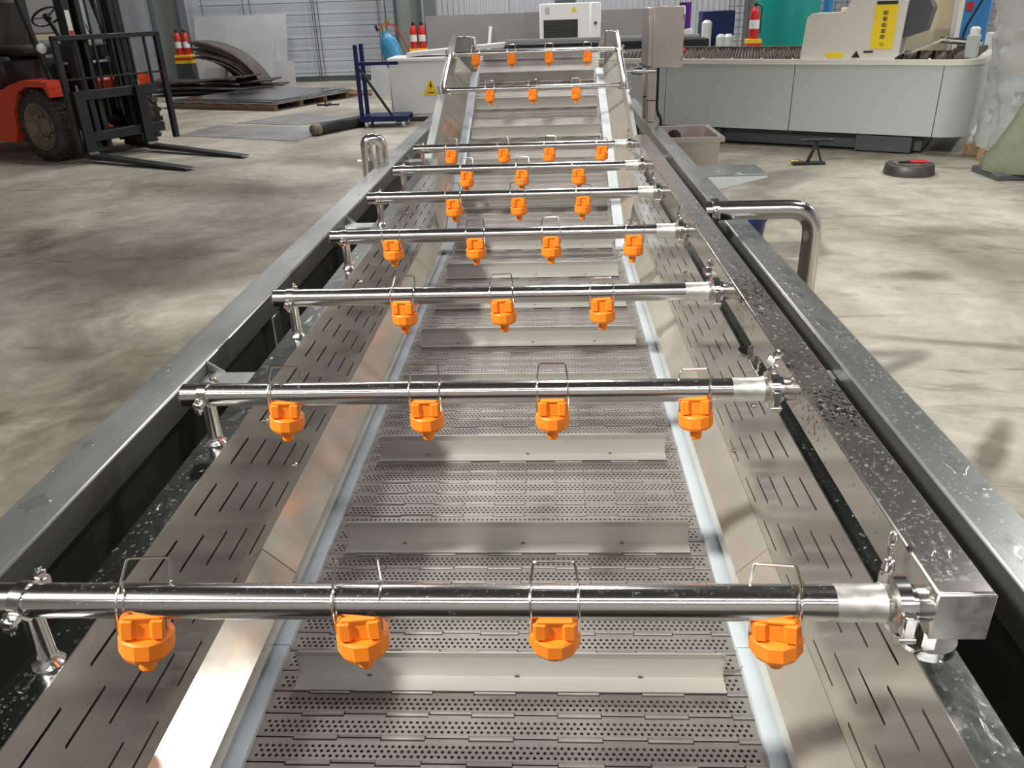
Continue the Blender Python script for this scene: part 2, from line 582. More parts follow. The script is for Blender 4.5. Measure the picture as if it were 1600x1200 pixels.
def column(x0, x1, y, label):
    t = thing('steel_column', label, 'column', ((x0 + x1) / 2, y, 0))
    w = (x1 - x0) / 2
    MB().cbox(-w, -w + .04, -.22, .22, 0, ZC, .004).build('flange', 'column_paint', t)
    MB().cbox(w - .04, w, -.22, .22, 0, ZC, .004).build('flange', 'column_paint', t)
    MB().box(-w + .04, w - .04, -.02, .02, 0, ZC).build('web', 'column_light', t)
    MB().cbox(-w - .08, w + .08, -.3, .3, 0, .03, .004).build('base_plate', 'column_paint', t)
    return t
column(-9.9, -9.15, 21.7, 'dark steel column left of the leaning white sheet')
column(-3.8, -3.17, 21.7, 'grey green steel column behind the white cabinet')
column(4.55, 5.1, 20.6, 'black steel column beside the green air tank')

# ================================================================== WASHING MACHINE FRAME
CX = -0.109
M0 = thing('washing_machine_frame', 'long wet stainless steel washing machine trough with side rails and inclined outlet', 'machine', (CX, 3.2, 0))
Y0, Y1 = 0.15, 5.35          # trough
def sq_tube(x0, x1, z0, z1, ya, yb, c=.006):
    return MB().cbox(x0, x1, ya, yb, z0, z1, c)
rail_l = sq_tube(-1.06, -.948, .72, .80, Y0, 7.35).build('side_rail', 'steel_frame', M0, world=True)
rail_r = sq_tube(.734, .836, .70, .80, Y0, 8.3).build('side_rail', 'steel_frame', M0, world=True)
# ledges (flanges of the tank)
led_l = MB().cbox(-.812, -.7455, Y0, Y1, .758, .768, .002).build('ledge', 'steel_wet', M0, world=True)
led_r = MB().cbox(.5275, .594, Y0, Y1, .758, .768, .002).build('ledge', 'steel_wet', M0, world=True)
# tank side walls and floor
MB().box(-.806, -.798, Y0, Y1, .05, .757).build('tank_wall', 'tank_inside', M0, world=True)
MB().box(.58, .588, Y0, Y1, .05, .757).build('tank_wall', 'tank_inside', M0, world=True)
MB().box(-.798, .58, Y0, Y1, .05, .06).build('tank_floor', 'tank_inside', M0, world=True)
MB().box(-.798, .58, Y0 - .01, Y0, .05, .757).build('tank_end', 'tank_inside', M0, world=True)
# unseen panels added below the rails to keep the side gaps dark
for xs in (-1.012, .778):
    for ya, yb in ((Y0, 2.0), (2.004, 3.8), (3.804, 5.6), (5.604, 7.3)):
        MB().box(xs, xs + .012, ya, yb, .06, .715).build('gap_shade_panel', 'tank_inside', M0, world=True)
MB().box(-1.0, .778, Y0 - .02, Y0 - .012, .06, .71).build('gap_shade_panel', 'tank_inside', M0, world=True)
# legs
for lx in (-1.004, .785):
    for ly in (.6, 2.6, 4.6, 6.6):
        MB().cbox(lx - .04, lx + .04, ly - .04, ly + .04, .0, .705, .004).build('leg', 'steel_frame', M0, world=True)
# slotted side panels: real slots, five staggered rows
def slotted(xp, t, start):
    rows = [.463, .528, .592, .656, .718]
    hh, L, P = .0032, .122, .208
    m = MB()
    za, zb = .418, .770
    def band(ya, yb, z0, z1):
        m.box(min(xp, xp + t), max(xp, xp + t), ya, yb, z0, z1)
    z = za
    for i, zr in enumerate(rows):
        band(Y0, Y1, z, zr - hh)
        off = start - .103 * i
        ys = []
        k = -12
        while off + P * k + L < Y1 - .1:
            a = off + P * k
            if a > Y0 + .05:
                ys.append(a)
            k += 1
        p = Y0
        for a in ys:
            band(p, a, zr - hh, zr + hh)
            p = a + L
        band(p, Y1, zr - hh, zr + hh)
        z = zr + hh
    band(Y0, Y1, z, zb)
    return m
slotted(-.743, -.0025, 1.971).build('slotted_panel', 'steel_sheet', M0, 0, world=True)
slotted(.525, .0025, 1.569).build('slotted_panel', 'steel_sheet', M0, 0, world=True)
# sloping kick plates in lengths, each with a vertical lip
def kick(xt, xb, ya, yb, lift):
    s = 1 if xb > xt else -1
    p = [(xt, .422 + lift), (xb, .346 + lift), (xb, .303), (xb - s * .003, .303), (xb - s * .003, .344 + lift), (xt - s * .002, .416 + lift)]
    return MB().prism(p, 'y', ya, yb)
cuts = [Y0, .72, 1.63, 2.62, 3.62, 4.6, 5.05]
for i in range(len(cuts) - 1):
    kick(-.7425, -.667, cuts[i] + .002, cuts[i + 1], .0 if i % 2 else .003).build('kick_plate', 'steel_kick', M0, world=True)
    kick(.5245, .453, cuts[i] + .002, cuts[i + 1], .0 if i % 2 else .003).build('kick_plate', 'steel_kick', M0, world=True)
# white wear strips along the belt
for xa, xb in ((-.700, -.640), (.422, .484)):
    for i, (ya, yb) in enumerate(((Y0, 1.45), (1.453, 2.95), (2.953, 4.78))):
        MB().cbox(xa, xb, ya, yb, .258, .276, .002).build('wear_strip', 'white_strip', M0, world=True)
# bolts on the panels
def bolt(p, nrm, r=.009, h=.008):
    q = Vector(nrm).to_track_quat('Z', 'Y').to_matrix().to_4x4()
    q.translation = Vector(p)
    return MB().lathe([(r, 0), (r, h * .6), (r * .6, h), (0, h)], 10, M=q)
for yy, zz in ((1.80, .70), (1.95, .478), (2.95, .70), (3.3, .478), (4.1, .70), (4.6, .478)):
    bolt((-.743, yy, zz), (1, 0, 0)).build('bolt', 'steel_bright', M0, world=True)
    bolt((.525, yy + .1, zz - .02), (-1, 0, 0)).build('bolt', 'steel_bright', M0, world=True)
# header: square manifold tube on the right ledge
hd = MB().cbox(.512, .591, .872, 5.06, .842, .921, .004).build('header_tube', 'steel_header', M0, world=True)
MB().cbox(.5125, .5905, .868, .873, .8425, .9205, .002).build('end_cap', 'steel_frost', hd, world=True)
for yy in (.955, 2.05, 3.2, 4.4):
    m = MB()
    m.cyl((.556, yy, .768), (.556, yy, .776), .045, n=24)
    m.cyl((.556, yy, .776), (.556, yy, .843), .013, n=12)
    m.cyl((.556, yy, .776), (.556, yy, .792), .02, n=6)
    m.build('header_foot', 'steel_bright', hd, world=True)
# brackets from ledge to left rail, with gussets
for yy in (1.88, 3.55, 5.25):
    m = MB().cbox(-.948, -.806, yy, yy + .09, .735, .765, .003)
    b = m.build('rail_bracket', 'steel_frame', M0, world=True)
    MB().prism([(-.947, .72), (-.90, .764), (-.947, .797)], 'y', yy + .09, yy + .096).build('gusset', 'steel_frame', b, world=True)
for yy in (1.9, 3.55, 5.25):
    MB().cbox(.590, .734, yy, yy + .06, .715, .755, .003).build('rail_bracket', 'steel_frame', M0, world=True)

# inclined outlet
SL = .33
YB = 4.8
def belt_z(y):
    return .26 if y < YB else .26 + SL * (y - YB)
def top_z(y):
    return .82 + SL * (y - 5.6)
yA, yE = 5.30, 7.46
for xa, xb in ((-.792, -.786), (.564, .570)):
    MB().prism([(yA, belt_z(yA) - .16), (yE, belt_z(yE) - .16), (yE, top_z(yE)), (yA, top_z(yA))], 'x', xa, xb).build('incline_wall', 'steel_sheet', M0, world=True)
MB().prism([(yA, top_z(yA)), (yE, top_z(yE)), (yE, top_z(yE) + .004), (yA, top_z(yA) + .004)], 'x', -.84, -.786).build('incline_flange', 'steel_frame', M0, world=True)
MB().prism([(yA, top_z(yA)), (yE, top_z(yE)), (yE, top_z(yE) + .004), (yA, top_z(yA) + .004)], 'x', .564, .59).build('incline_flange', 'steel_frame', M0, world=True)
# transition walls between trough and incline, folded guide plates on the incline
for s, xw, xg, xs in ((1, -.786, -.675, -.61), (-1, .564, .457, .392)):
    ys = (4.82, 7.40)
    m = MB()
    z0, z1 = belt_z(ys[0]), belt_z(ys[1])
    a = [(xw, ys[0] + .5, z0 + .16 + SL * .5), (xw, ys[1], z1 + .16), (xg, ys[1], z1 + .035), (xg, ys[0] + .0, z0 + .055)]
    m.quad(*a)
    m.quad((xg, ys[0], z0 + .055), (xg, ys[1], z1 + .035), (xg, ys[1], z1 + .0), (xg, ys[0], z0 + .0))
    m.build('guide_plate', 'steel_kick', M0, 0, world=True)
    m = MB()
    x0, x1 = min(xg, xs), max(xg, xs)
    m.prism([(ys[0], z0 + .012), (ys[1], z1 + .012), (ys[1], z1 + .03), (ys[0], z0 + .03)], 'x', x0 + .004, x1)
    m.build('wear_strip', 'white_strip', M0, world=True)
# end heads at the top of the incline
MB().cbox(-.80, -.63, 7.42, 7.50, 1.12, 1.43, .012).build('end_head', 'steel_frame', M0, world=True)
MB().cbox(.475, .585, 7.42, 7.50, 1.12, 1.44, .012).build('end_head', 'steel_frame', M0, world=True)
MB().prism([(.40, 1.28), (.475, 1.28), (.475, 1.43)], 'y', 7.44, 7.48).build('gusset', 'steel_sheet', M0, world=True)
for lx in (-.80, .56):
    MB().cbox(lx - .03, lx + .03, 7.1, 7.16, 0, 1.05, .003).build('leg', 'steel_frame', M0, world=True)

# ================================================================== BELT
BELT = thing('conveyor_belt', 'perforated stainless steel hinged plate conveyor belt with upright flights', 'conveyor belt', (CX, 3.2, 0))
PITCH = .06275
BW = 1.085
def link_mesh():
    m = MB()
    p, h, r = .0141, .0122, .0039
    n = 74
    xs = -n * p / 2
    rows = [.0165, .0165 + h, .0165 + 2 * h]
    th = .003
    for ri, yc in enumerate(rows):
        off = xs + (p / 2 if ri % 2 else 0)
        for k in range(n - (1 if ri % 2 else 0)):
            xc = off + p * (k + .5)
            hole = [(xc + r * math.cos(a), yc + r * math.sin(a)) for a in [PI / 8 + PI / 4 * q for q in range(8)]]
            X0, X1, Ya, Yb = xc - p / 2, xc + p / 2, yc - h / 2, yc + h / 2
            e = p / 2 * .4142
            f = h / 2 * .4142
            brd = [(X1, yc + f), (xc + e, Yb), (xc - e, Yb), (X0, yc + f), (X0, yc - f), (xc - e, Ya), (xc + e, Ya), (X1, yc - f)]
            cor = {0: (X1, Yb), 2: (X0, Yb), 4: (X0, Ya), 6: (X1, Ya)}
            b = len(m.v)
            m.v += [(x, y, 0) for x, y in hole] + [(x, y, 0) for x, y in brd] + [(x, y, -th) for x, y in hole]
            for q in range(8):
                s2 = (q + 1) % 8
                m.f.append((b + q, b + 8 + q, b + 8 + s2, b + s2))
                m.f.append((b + q, b + s2, b + 16 + s2, b + 16 + q))
                if q in cor:
                    m.v.append((*cor[q], 0))
                    m.f.append((b + 8 + q, len(m.v) - 1, b + 8 + s2))
        # row ends
        y0, y1 = yc - h / 2, yc + h / 2
        xl = off
        xr = off + p * (n - (1 if ri % 2 else 0))
        m.quad((-BW / 2, y0, 0), (xl, y0, 0), (xl, y1, 0), (-BW / 2, y1, 0))
        m.quad((xr, y0, 0), (BW / 2, y0, 0), (BW / 2, y1, 0), (xr, y1, 0))
    ya, yb = rows[0] - h / 2, rows[2] + h / 2
    # hinge fingers: near edge overlaps forward, far edge fills the other segments
    seg = .0935
    ns = int(BW / seg) + 1
    m.quad((-BW / 2, .0075, 0), (BW / 2, .0075, 0), (BW / 2, ya, 0), (-BW / 2, ya, 0))
    m.quad((-BW / 2, yb, 0), (BW / 2, yb, 0), (BW / 2, .0545, 0), (-BW / 2, .0545, 0))
    for i in range(ns):
        x0 = -BW / 2 + i * seg + .0008
        x1 = min(BW / 2, x0 + seg - .0016)
        if x1 <= x0:
            continue
        if i % 2:
            # rolled finger toward the viewer
            pr = [(.0078, 0), (.004, .0016), (.000, .0014), (-.0028, -.001), (-.0035, -.005), (-.001, -.008), (.0078, -.008)]
            m.prism(pr, 'x', x0, x1)
            m.quad((x0, .0545, 0), (x1, .0545, 0), (x1, .0565, -.003), (x0, .0565, -.003))
        else:
            pr = [(.0545, 0), (.0605, .0004), (.0618, -.002), (.0610, -.008), (.0545, -.008)]
            m.prism(pr, 'x', x0, x1)
            m.quad((x0, .0078, 0), (x1, .0078, 0), (x1, .0045, -.0035), (x0, .0045, -.0035))
    return m.mesh('belt_link', 'steel_belt', 25)
LINK = link_mesh()

def flight_mesh():
    L0, L1 = -.486, .486
    t = .003
    m = MB()
    # base flange then upright with a forward-tilted lip; local y=0 is the front edge
    prof = [(0, .003), (.044, .003), (.046, .058), (.040, .080)]
    nf = [(0, -.001), (.049, -.001), (.0492, .0585), (.043, .0812)]
    poly = prof + nf[::-1]
    m.prism(poly[:], 'x', L0 + .008, L1 - .008)
    for a, b, s in ((L0, L0 + .008, 1), (L1 - .008, L1, -1)):
        pass
    return m.mesh('flight', 'steel_flight', 20)
def flight_mesh2():
    """flight plate with rounded top corners"""
    L = .486
    rows = [(0.0, .003, 0), (.044, .003, 0), (.0455, .030, .002), (.046, .056, .0), (.040, .071, .0), (.036, .080, .012)]
    m = MB()
    vs = []
    for y, z, ins in rows:
        vs += [(-L + ins, y, z), (L - ins, y, z)]
    for y, z, ins in rows:
        vs += [(-L + ins, y + .003, z - .0025 if z < .01 else z + .001), (L - ins, y + .003, z - .0025 if z < .01 else z + .001)]
    n = len(rows)
    fs = []
    for i in range(n - 1):
        fs.append((2 * i, 2 * i + 1, 2 * i + 3, 2 * i + 2))
        a = 2 * n
        fs.append((a + 2 * i, a + 2 * i + 2, a + 2 * i + 3, a + 2 * i + 1))
        fs.append((2 * i, 2 * i + 2, a + 2 * i + 2, a + 2 * i))
        fs.append((2 * i + 1, a + 2 * i + 1, a + 2 * i + 3, 2 * i + 3))
    a = 2 * n
    fs.append((0, a, a + 1, 1))
    fs.append((2 * n - 2, 2 * n - 1, a + 2 * n - 1, a + 2 * n - 2))
    m.add(vs, fs)
    return m.mesh('flight', 'steel_flight', 20)
FLIGHT = flight_mesh2()
drain = MB().lathe([(.006, -.001), (.006, .001), (0, .001)], 10, M=Matrix.Diagonal((1.0, .5, .6, 1))).mesh('drain_hole', 'ink')

# belt path: flat, short curve, incline
th = math.atan(SL)
RC = 1.2
tl = RC * math.tan(th / 2)
def path(s):
    """s = arc length from y=0; returns y, z, angle"""
    s1 = YB - tl
    if s <= s1:
        return s, .26, 0.0
    q = (s - s1) / RC
    if q < th:
        return s1 + RC * math.sin(q), .26 + RC * (1 - math.cos(q)), q
    d = s - s1 - RC * th
    return s1 + RC * math.sin(th) + d * math.cos(th), .26 + RC * (1 - math.cos(th)) + d * math.sin(th), th
S0 = 1.322 - 12 * PITCH
i = 0
while True:
    s = S0 + i * PITCH
    y, z, a = path(s)
    y2, z2, a2 = path(s + PITCH)
    if y2 > 7.78:
        break
    aa = math.atan2(z2 - z, y2 - y)
    o = inst('belt_link', LINK, BELT, False, (0, y - 3.2, z), (aa, 0, 0))
    if i % 8 == 4:
        fl = inst('flight', FLIGHT, BELT, False, (0.0, y - 3.2, z + .002), (aa, 0, 0))
        for dx in (-.32, .02, .30):
            dh = inst('drain_hole', drain, fl, False, (dx, .0435, .0045), (-.6, 0, 0))
    i += 1
m = MB()
m.cyl((CX - .53, 7.76, 1.16), (CX + .53, 7.76, 1.16), .075, n=24)
m.build('drive_drum', 'steel_belt', BELT, world=True)

# ================================================================== SPRAY BARS
PR = .0255
def nozzle_mesh():
    m = MB()
    # saddle: block gripping the pipe, with a shallow notch in its front
    for x0, x1 in ((-.031, -.010), (.010, .031)):
        m.cbox(x0, x1, -.031, .029, -.048, -.012, .004)
    m.cbox(-.013, .013, -.026, .027, -.048, -.016, .002)
    m.cbox(-.027, .027, -.029, -.020, -.016, -.007, .003)
    # union nut
    prof = [(.026, -.044), (.026, -.049), (.036, -.050), (.0385, -.053), (.0385, -.077), (.0345, -.085), (.017, -.091), (.0125, -.091)]
    m.lathe(prof, 12, M=Matrix.Rotation(PI / 12, 4, 'Z'))
    # tip
    m.lathe([(.0130, -.088), (.0125, -.112), (.010, -.116), (.004, -.116), (.004, -.106)], 14)
    return m.mesh('nozzle', 'orange_plastic', 24)
NOZ = nozzle_mesh()
def wire_mesh(handle):
    """spring clip: two hoops round the pipe and a square handle; handle = lift angle behind the pipe"""
    m = MB()
    r = PR + .0022
    # path for one side: from nozzle ear in front, over the pipe, to the handle
    pts = []
    pts.append(Vector((0, -.024, -.034)))
    a0 = math.radians(205)
    a1 = math.radians(70)
    for k in range(11):
        a = a0 + (a1 - a0) * k / 10
        pts.append(Vector((0, math.cos(a) * r, math.sin(a) * r)))
    e = Vector((0, math.cos(a1) * r, math.sin(a1) * r))
    hd_ = Vector((0, math.cos(handle), math.sin(handle)))
    tip = e + hd_ * .034
    left = [p + Vector((-.0335, 0, 0)) for p in pts]
    right = [p + Vector((.0335, 0, 0)) for p in pts]
    hl = tip + Vector((-.029, 0, 0))
    hr = tip + Vector((.029, 0, 0))
    full = left + round_path([left[-1], hl, hr, right[-1]], .006, 4)[1:-1] + right[::-1]
    m.tube(full, .0021, 6)
    # rear half of the hoops back down to the nozzle
    for s in (-.0335, .0335):
        pr = [Vector((s, math.cos(a) * r, math.sin(a) * r)) for a in [math.radians(70 - 16 * k) for k in range(9)]] + [Vector((s, .022, -.034))]
        m.tube(pr, .0021, 6)
    return m.mesh('wire_clip', 'wire')
WIRES = [wire_mesh(math.radians(a)) for a in (50, 72, 8)]
def clamp_mesh():
    m = MB()
    m.lathe([(.0285, -.020), (.0285, -.013), (.036, -.0105), (.0405, -.009), (.0405, .009), (.036, .0105), (.0285, .013), (.0285, .020)], 28, axis='x')
    m.cbox(-.0085, .0085, -.050, -.036, -.020, .016, .002)        # front hinge strap
    m.cyl((-.011, -.046, -.024), (.011, -.046, -.024), .005, n=10)
    m.cyl((-.011, -.040, -.031), (.011, -.040, -.031), .005, n=10)
    m.cbox(-.0085, .0085, .034, .048, -.012, .020, .002)
    return m.mesh('tri_clamp', 'steel_bright')
CLAMP = clamp_mesh()
def wing_mesh():
    m = MB()
    m.cyl((0, 0, -.012), (0, 0, .030), .004, n=10)
    m.lathe([(.009, .008), (.0075, .022), (.004, .024)], 12)
    m.cbox(-.0035, .0035, -.004, .018, .018, .046, .003, M=Matrix.Rotation(math.radians(-15), 4, 'X'))
    m.lathe([(.0, -.008), (.009, -.006), (.011, .004), (.009, .014), (0, .016)], 10, M=Matrix.Translation((0, .014, .045)) @ Matrix.Scale(.5, 4, (1, 0, 0)))
    return m.mesh('wing_nut', 'steel_bright')
WING = wing_mesh()
def stand_mesh():
    m = MB()
    m.lathe([(.024, -.119), (.022, -.116), (.0165, -.110), (.0150, -.10), (.0145, -.03), (.0145, -.02)], 18)
    return m.mesh('stand', 'steel_bright')
STAND = stand_mesh()
def hanger_mesh():
    m = MB()
    m.lathe([(.0262, -.010), (.0285, -.010), (.0285, .010), (.0262, .010)], 24, axis='x')
    m.cbox(-.011, .011, -.046, -.026, -.014, -.002, .002)
    m.cyl((-.002, -.038, -.030), (-.002, -.038, .006), .0045, n=10)
    m.lathe([(.010, -.022), (.010, -.015), (.006, -.013)], 6, M=Matrix.Translation((-.002, -.038, 0)))
    m.cbox(-.010, .010, .022, .044, .000, .016, .002)
    m.cyl((0, .036, .0), (0, .036, .034), .0045, n=10)
    m.lathe([(.009, .016), (.009, .024), (.005, .026)], 6, M=Matrix.Translation((0, .036, 0)))
    return m.mesh('hanger', 'steel_bright')
HANGER = hanger_mesh()
GASK = MB().lathe([(.0, -.016), (.012, -.014), (.014, -.008), (.012, -.003), (0, -.001)], 12, M=Matrix.Translation((-.004, -.030, -.010)) @ Matrix.Scale(.7, 4, (0, 0, 1))).mesh('gasket', 'red_gasket')
FERR = MB().lathe([(.0258, .385), (.0262, .39), (.0262, .446), (.0285, .450), (.0285, .462)], 28, axis='x').mesh('ferrule', 'steel_frost')
STUB = MB().lathe([(.0285, .480), (.0255, .486), (.0255, .513)], 28, axis='x').mesh('outlet_stub', 'steel_sheet')

def drops_on_pipe(count, seed):
    rnd = random.Random(seed)
    random.seed(seed)
    m = MB()
    for _ in range(count):
        x = rnd.uniform(-.79, .44)
        a = rnd.gauss(math.radians(100), math.radians(42))
        n = Vector((0, math.cos(a), math.sin(a)))
        r = rnd.choice((.0013, .0016, .0019, .0022, .0028, .0036))
        m.dome(Vector((x, 0, 0)) + n * (PR - .0001), n, r, r * .62, 6, rnd.uniform(.7, 1.15), rnd.uniform(0, 6), .12)
    for _ in range(count // 8):
        x = rnd.uniform(-.79, .44)
        a = math.radians(rnd.uniform(250, 290))
        n = Vector((0, math.cos(a), math.sin(a)))
        r = rnd.choice((.0022, .003))
        m.dome(Vector((x, 0, 0)) + n * (PR - .0001), n, r, r * 1.1, 6)
    return m

LAB = ['stainless spray bar nearest the camera with four orange nozzles',
       'second spray bar from the front, four orange nozzles, beside the leftmost frosted clamp bracket',
       'third spray bar from the front, first one with only three nozzles',
       'fourth spray bar from the front with four nozzles, at the big elbow pipe',
       'fifth spray bar from the front with three orange nozzles',
       'sixth spray bar from the front with three orange nozzles',
       'seventh spray bar from the front with four nozzles, last before the incline']
LAB[1] = 'second spray bar from the front, with four orange nozzles'
YS = [.892, 1.575, 2.23, 2.917, 3.588, 4.247, 4.948]
X4 = [-.594, -.281, -.001, .307]
X3 = [-.437, -.146, .146]
ROT = {0: [(-6, 9, 14), (-2, 0, 8), (7, 0, 0), (2, -6, -14)], 1: [(0, 5, 10), (0, 0, 4), (0, 0, 0), (-2, -5, -8)]}
for bi, yy in enumerate(YS):
    ZP = .887
    t = thing('spray_bar', LAB[bi], 'spray bar', (CX, yy, ZP), 0, 'stainless spray bars clamped across the trough')
    ox = -CX
    pm = MB()
    pm.lathe([(.0, -.826), (.0225, -.826), (PR, -.823), (PR, .452)], 32, axis='x')
    inst('pipe', pm.mesh('pipe', 'steel_pipe'), t, False, (ox, 0, 0))
    inst('ferrule', FERR, t, False, (ox, 0, 0))
    inst('outlet_stub', STUB, t, False, (ox, 0, 0))
    c = inst('tri_clamp', CLAMP, t, False, (ox + .471, 0, 0))
    inst('wing_nut', WING, c, False, (0, .040, .018), (math.radians((-8, 35, 4, 20, -10, 30, 5)[bi]), 0, math.radians((-20, 50, 80, 15, 40, 0, 20)[bi])))
    inst('stand', STAND, t, False, (ox - .772, 0, 0))
    h = inst('hanger', HANGER, t, False, (ox - .772, 0, 0), (0, 0, math.radians(-8 if bi < 2 else 0)))
    if bi >= 2:
        inst('gasket', GASK, h)
    xs = X4 if bi in (0, 1, 3, 6) else X3
    for k, xx in enumerate(xs):
        rt = ROT[bi][k] if bi in ROT else (random.uniform(-3, 3), random.uniform(-3, 3), random.uniform(-5, 5))
        n = inst('nozzle', NOZ, t, False, (ox + xx, 0, 0), tuple(math.radians(q) for q in rt))
        wi = 0 if k < len(xs) - 1 else 2
        if bi == 0 and k == 2:
            wi = 1
        inst('wire_clip', WIRES[wi], n)
    o = drops_on_pipe((620, 620, 560, 420, 360, 320, 280)[bi], 40 + bi)
    stuff(inst('water_drops', o.mesh('water_drops', 'water', 60), t, False, (ox, 0, 0)))

# spray frame on the incline (two cross pipes joined by side pipes)
FA, FB = (6.36, top_z(6.36) + .022), (7.02, top_z(7.02) + .022)
t = thing('spray_manifold', 'rectangular stainless spray pipe frame with seven nozzles on top of the incline', 'spray frame', (CX, 6.7, 1.1))
P4 = [(-.10, FA[0], FA[1]), (.562, FA[0], FA[1]), (.562, FB[0], FB[1]), (-.80, FB[0], FB[1]), (-.80, FA[0], FA[1]), (-.10, FA[0], FA[1])]
MB().tube(round_path(P4, .07, 6), .0195, 14, caps=False).build('pipe_loop', 'steel_pipe', t, world=True)
for bx in (-.80, .562):
    for by, bz in (FA, FB):
        m = MB()
        m.cyl((bx + (.03 if bx > 0 else -.03), by, bz - .06), (bx + (.03 if bx > 0 else -.03), by, bz + .035), .008, n=8)
        m.cyl((bx + (.03 if bx > 0 else -.03), by, bz + .015), (bx + (.03 if bx > 0 else -.03), by, bz + .03), .014, n=6)
        m.cbox(bx - .05, bx + .05, by - .02, by + .02, bz - .03, bz - .02, .002)
        m.build('clamp_bolt', 'steel_bright', t, world=True)
for xs, (by, bz) in (([-.447, -.124, .198], FA), ([-.598, -.306, .0, .31], FB)):
    for xx in xs:
        n = inst('nozzle', NOZ, t, False, (xx - CX, by - 6.7, bz - 1.1), (math.radians(random.uniform(-4, 4)), 0, math.radians(random.uniform(-5, 5))))
        inst('wire_clip', WIRES[1], n)

# valve and small pipe at the top right of the incline
t = thing('ball_valve', 'small stainless ball valve with blue lever beside the control box post', 'valve', (.65, 6.32, 1.19))
m = MB()
m.cyl((-.085, 0, 0), (.13, 0, 0), .018, n=16)
m.lathe([(.018, -.045), (.03, -.04), (.03, .04), (.018, .045)], 16, axis='x')
m.cyl((-.05, 0, 0), (-.035, 0, 0), .034, n=8)
m.cyl((.035, 0, 0), (.05, 0, 0), .034, n=8)
m.cyl((0, 0, .02), (0, 0, .05), .012, n=10)
m.build('valve_body', 'steel_bright', t)
MB().cbox(-.012, .075, -.012, .012, .05, .058, .003, M=Matrix.Rotation(math.radians(20), 4, 'Y')).build('lever', 'blue_paint', t)

# ================================================================== WATER ON THE FRAME
def puddle(m, cx, cy, z, r, stretch=1.6, h=.0016, seed=1):
    rnd = random.Random(seed)
    n = 22
    ph = [rnd.uniform(0, 6.28) for _ in range(4)]
    am = [rnd.uniform(.04, .19) for _ in range(4)]
    ring = []
    for k in range(n):
        a = 2 * PI * k / n
        q = 1 + sum(am[j] * math.sin((j + 2) * a + ph[j]) for j in range(4))
        q = max(.45, q)
        ring.append((math.cos(a) * r * q, math.sin(a) * r * q * stretch))
    vs = []
    for fr, fh in ((1.0, 0.0), (.93, .75), (.8, 1.0)):
        vs += [(cx + x_ * fr, cy + y_ * fr, z + h * fh) for x_, y_ in ring]
    vs.append((cx, cy, z + h))
    fs = []
    for i_ in (0, 1):
        for k in range(n):
            l = (k + 1) % n
            fs.append((i_ * n + k, i_ * n + l, (i_ + 1) * n + l, (i_ + 1) * n + k))
    for k in range(n):
        fs.append((2 * n + k, 2 * n + (k + 1) % n, 3 * n))
    m.add(vs, fs)
def wet(parent, xa, xb, ya, yb, z, nd, npud, seed, rmax=.0042):
    rnd = random.Random(seed)
    random.seed(seed)
    m = MB()
    for _ in range(nd):
        y = ya + (yb - ya) * rnd.random() ** 1.6
        x = rnd.uniform(xa, xb)
        r = rnd.uniform(.0012, rmax) * rnd.uniform(.5, 1)
        m.dome((x, y, z), (0, 0, 1), r, r * .45, 7, rnd.uniform(.7, 1.3), rnd.uniform(0, 6), .15)
    w = xb - xa
    for q in range(npud):
        y = ya + (yb - ya) * rnd.random() ** 1.3
        r = rnd.uniform(.08, .22) * w
        x = rnd.uniform(xa + r * 1.3, xb - r * 1.3)
        puddle(m, x, y, z, r, rnd.uniform(1.0, 3.2), rnd.uniform(.001, .0022), seed * 100 + q)
    stuff(m.build('water_drops', 'water', parent, 60, world=True))
wet(rail_r, .738, .832, .95, 5.2, .8, 2000, 42, 1, .0055)
wet(hd, .516, .587, .9, 4.6, .921, 1200, 28, 2, .005)
wet(led_r, .530, .592, .55, 4.6, .768, 700, 22, 3, .005)
wet(led_l, -.810, -.748, .6, 5.0, .768, 900, 34, 4, .005)
wet(rail_l, -1.056, -.952, .9, 5.6, .8, 160, 5, 5)

# ================================================================== THINGS ATTACHED BESIDE THE MACHINE
t = thing('inlet_elbow_pipe', 'thick stainless elbow pipe bending down outside the right rail', 'pipe', (.62, 3.22, .885))
pts = round_path([(-.005, 0, 0), (.43, 0, .0), (.43, 0, -.88)], .11, 10)
MB().tube(pts, .038, 22).build('pipe', 'steel_pipe', t)
m = MB()
m.lathe([(.038, .02), (.05, .022), (.05, .045), (.038, .047)], 24, axis='x')
m.cbox(.022, .045, -.065, -.045, -.02, .02, .003)
m.build('tri_clamp', 'steel_bright', t)
m = MB().lathe([(.055, -.885), (.055, -.873), (.038, -.872)], 20, M=Matrix.Translation((.43, 0, 0)))
m.build('foot_flange', 'steel_bright', t)

t = thing('overflow_bend', 'short shiny stainless pipe bend standing outside the left rail', 'pipe', (-1.11, 5.1, 0))
pts = round_path([(-.035, .0, .001), (-.035, .0, .93), (.052, .03, .93), (.052, .03, .70)], .045, 9)
MB().tube(pts, .036, 18).build('pipe', 'steel_bright', t)
MB().cyl((-.10, 0, .80), (-.035, 0, .80), .008, n=8).build('pin', 'steel_bright', t)

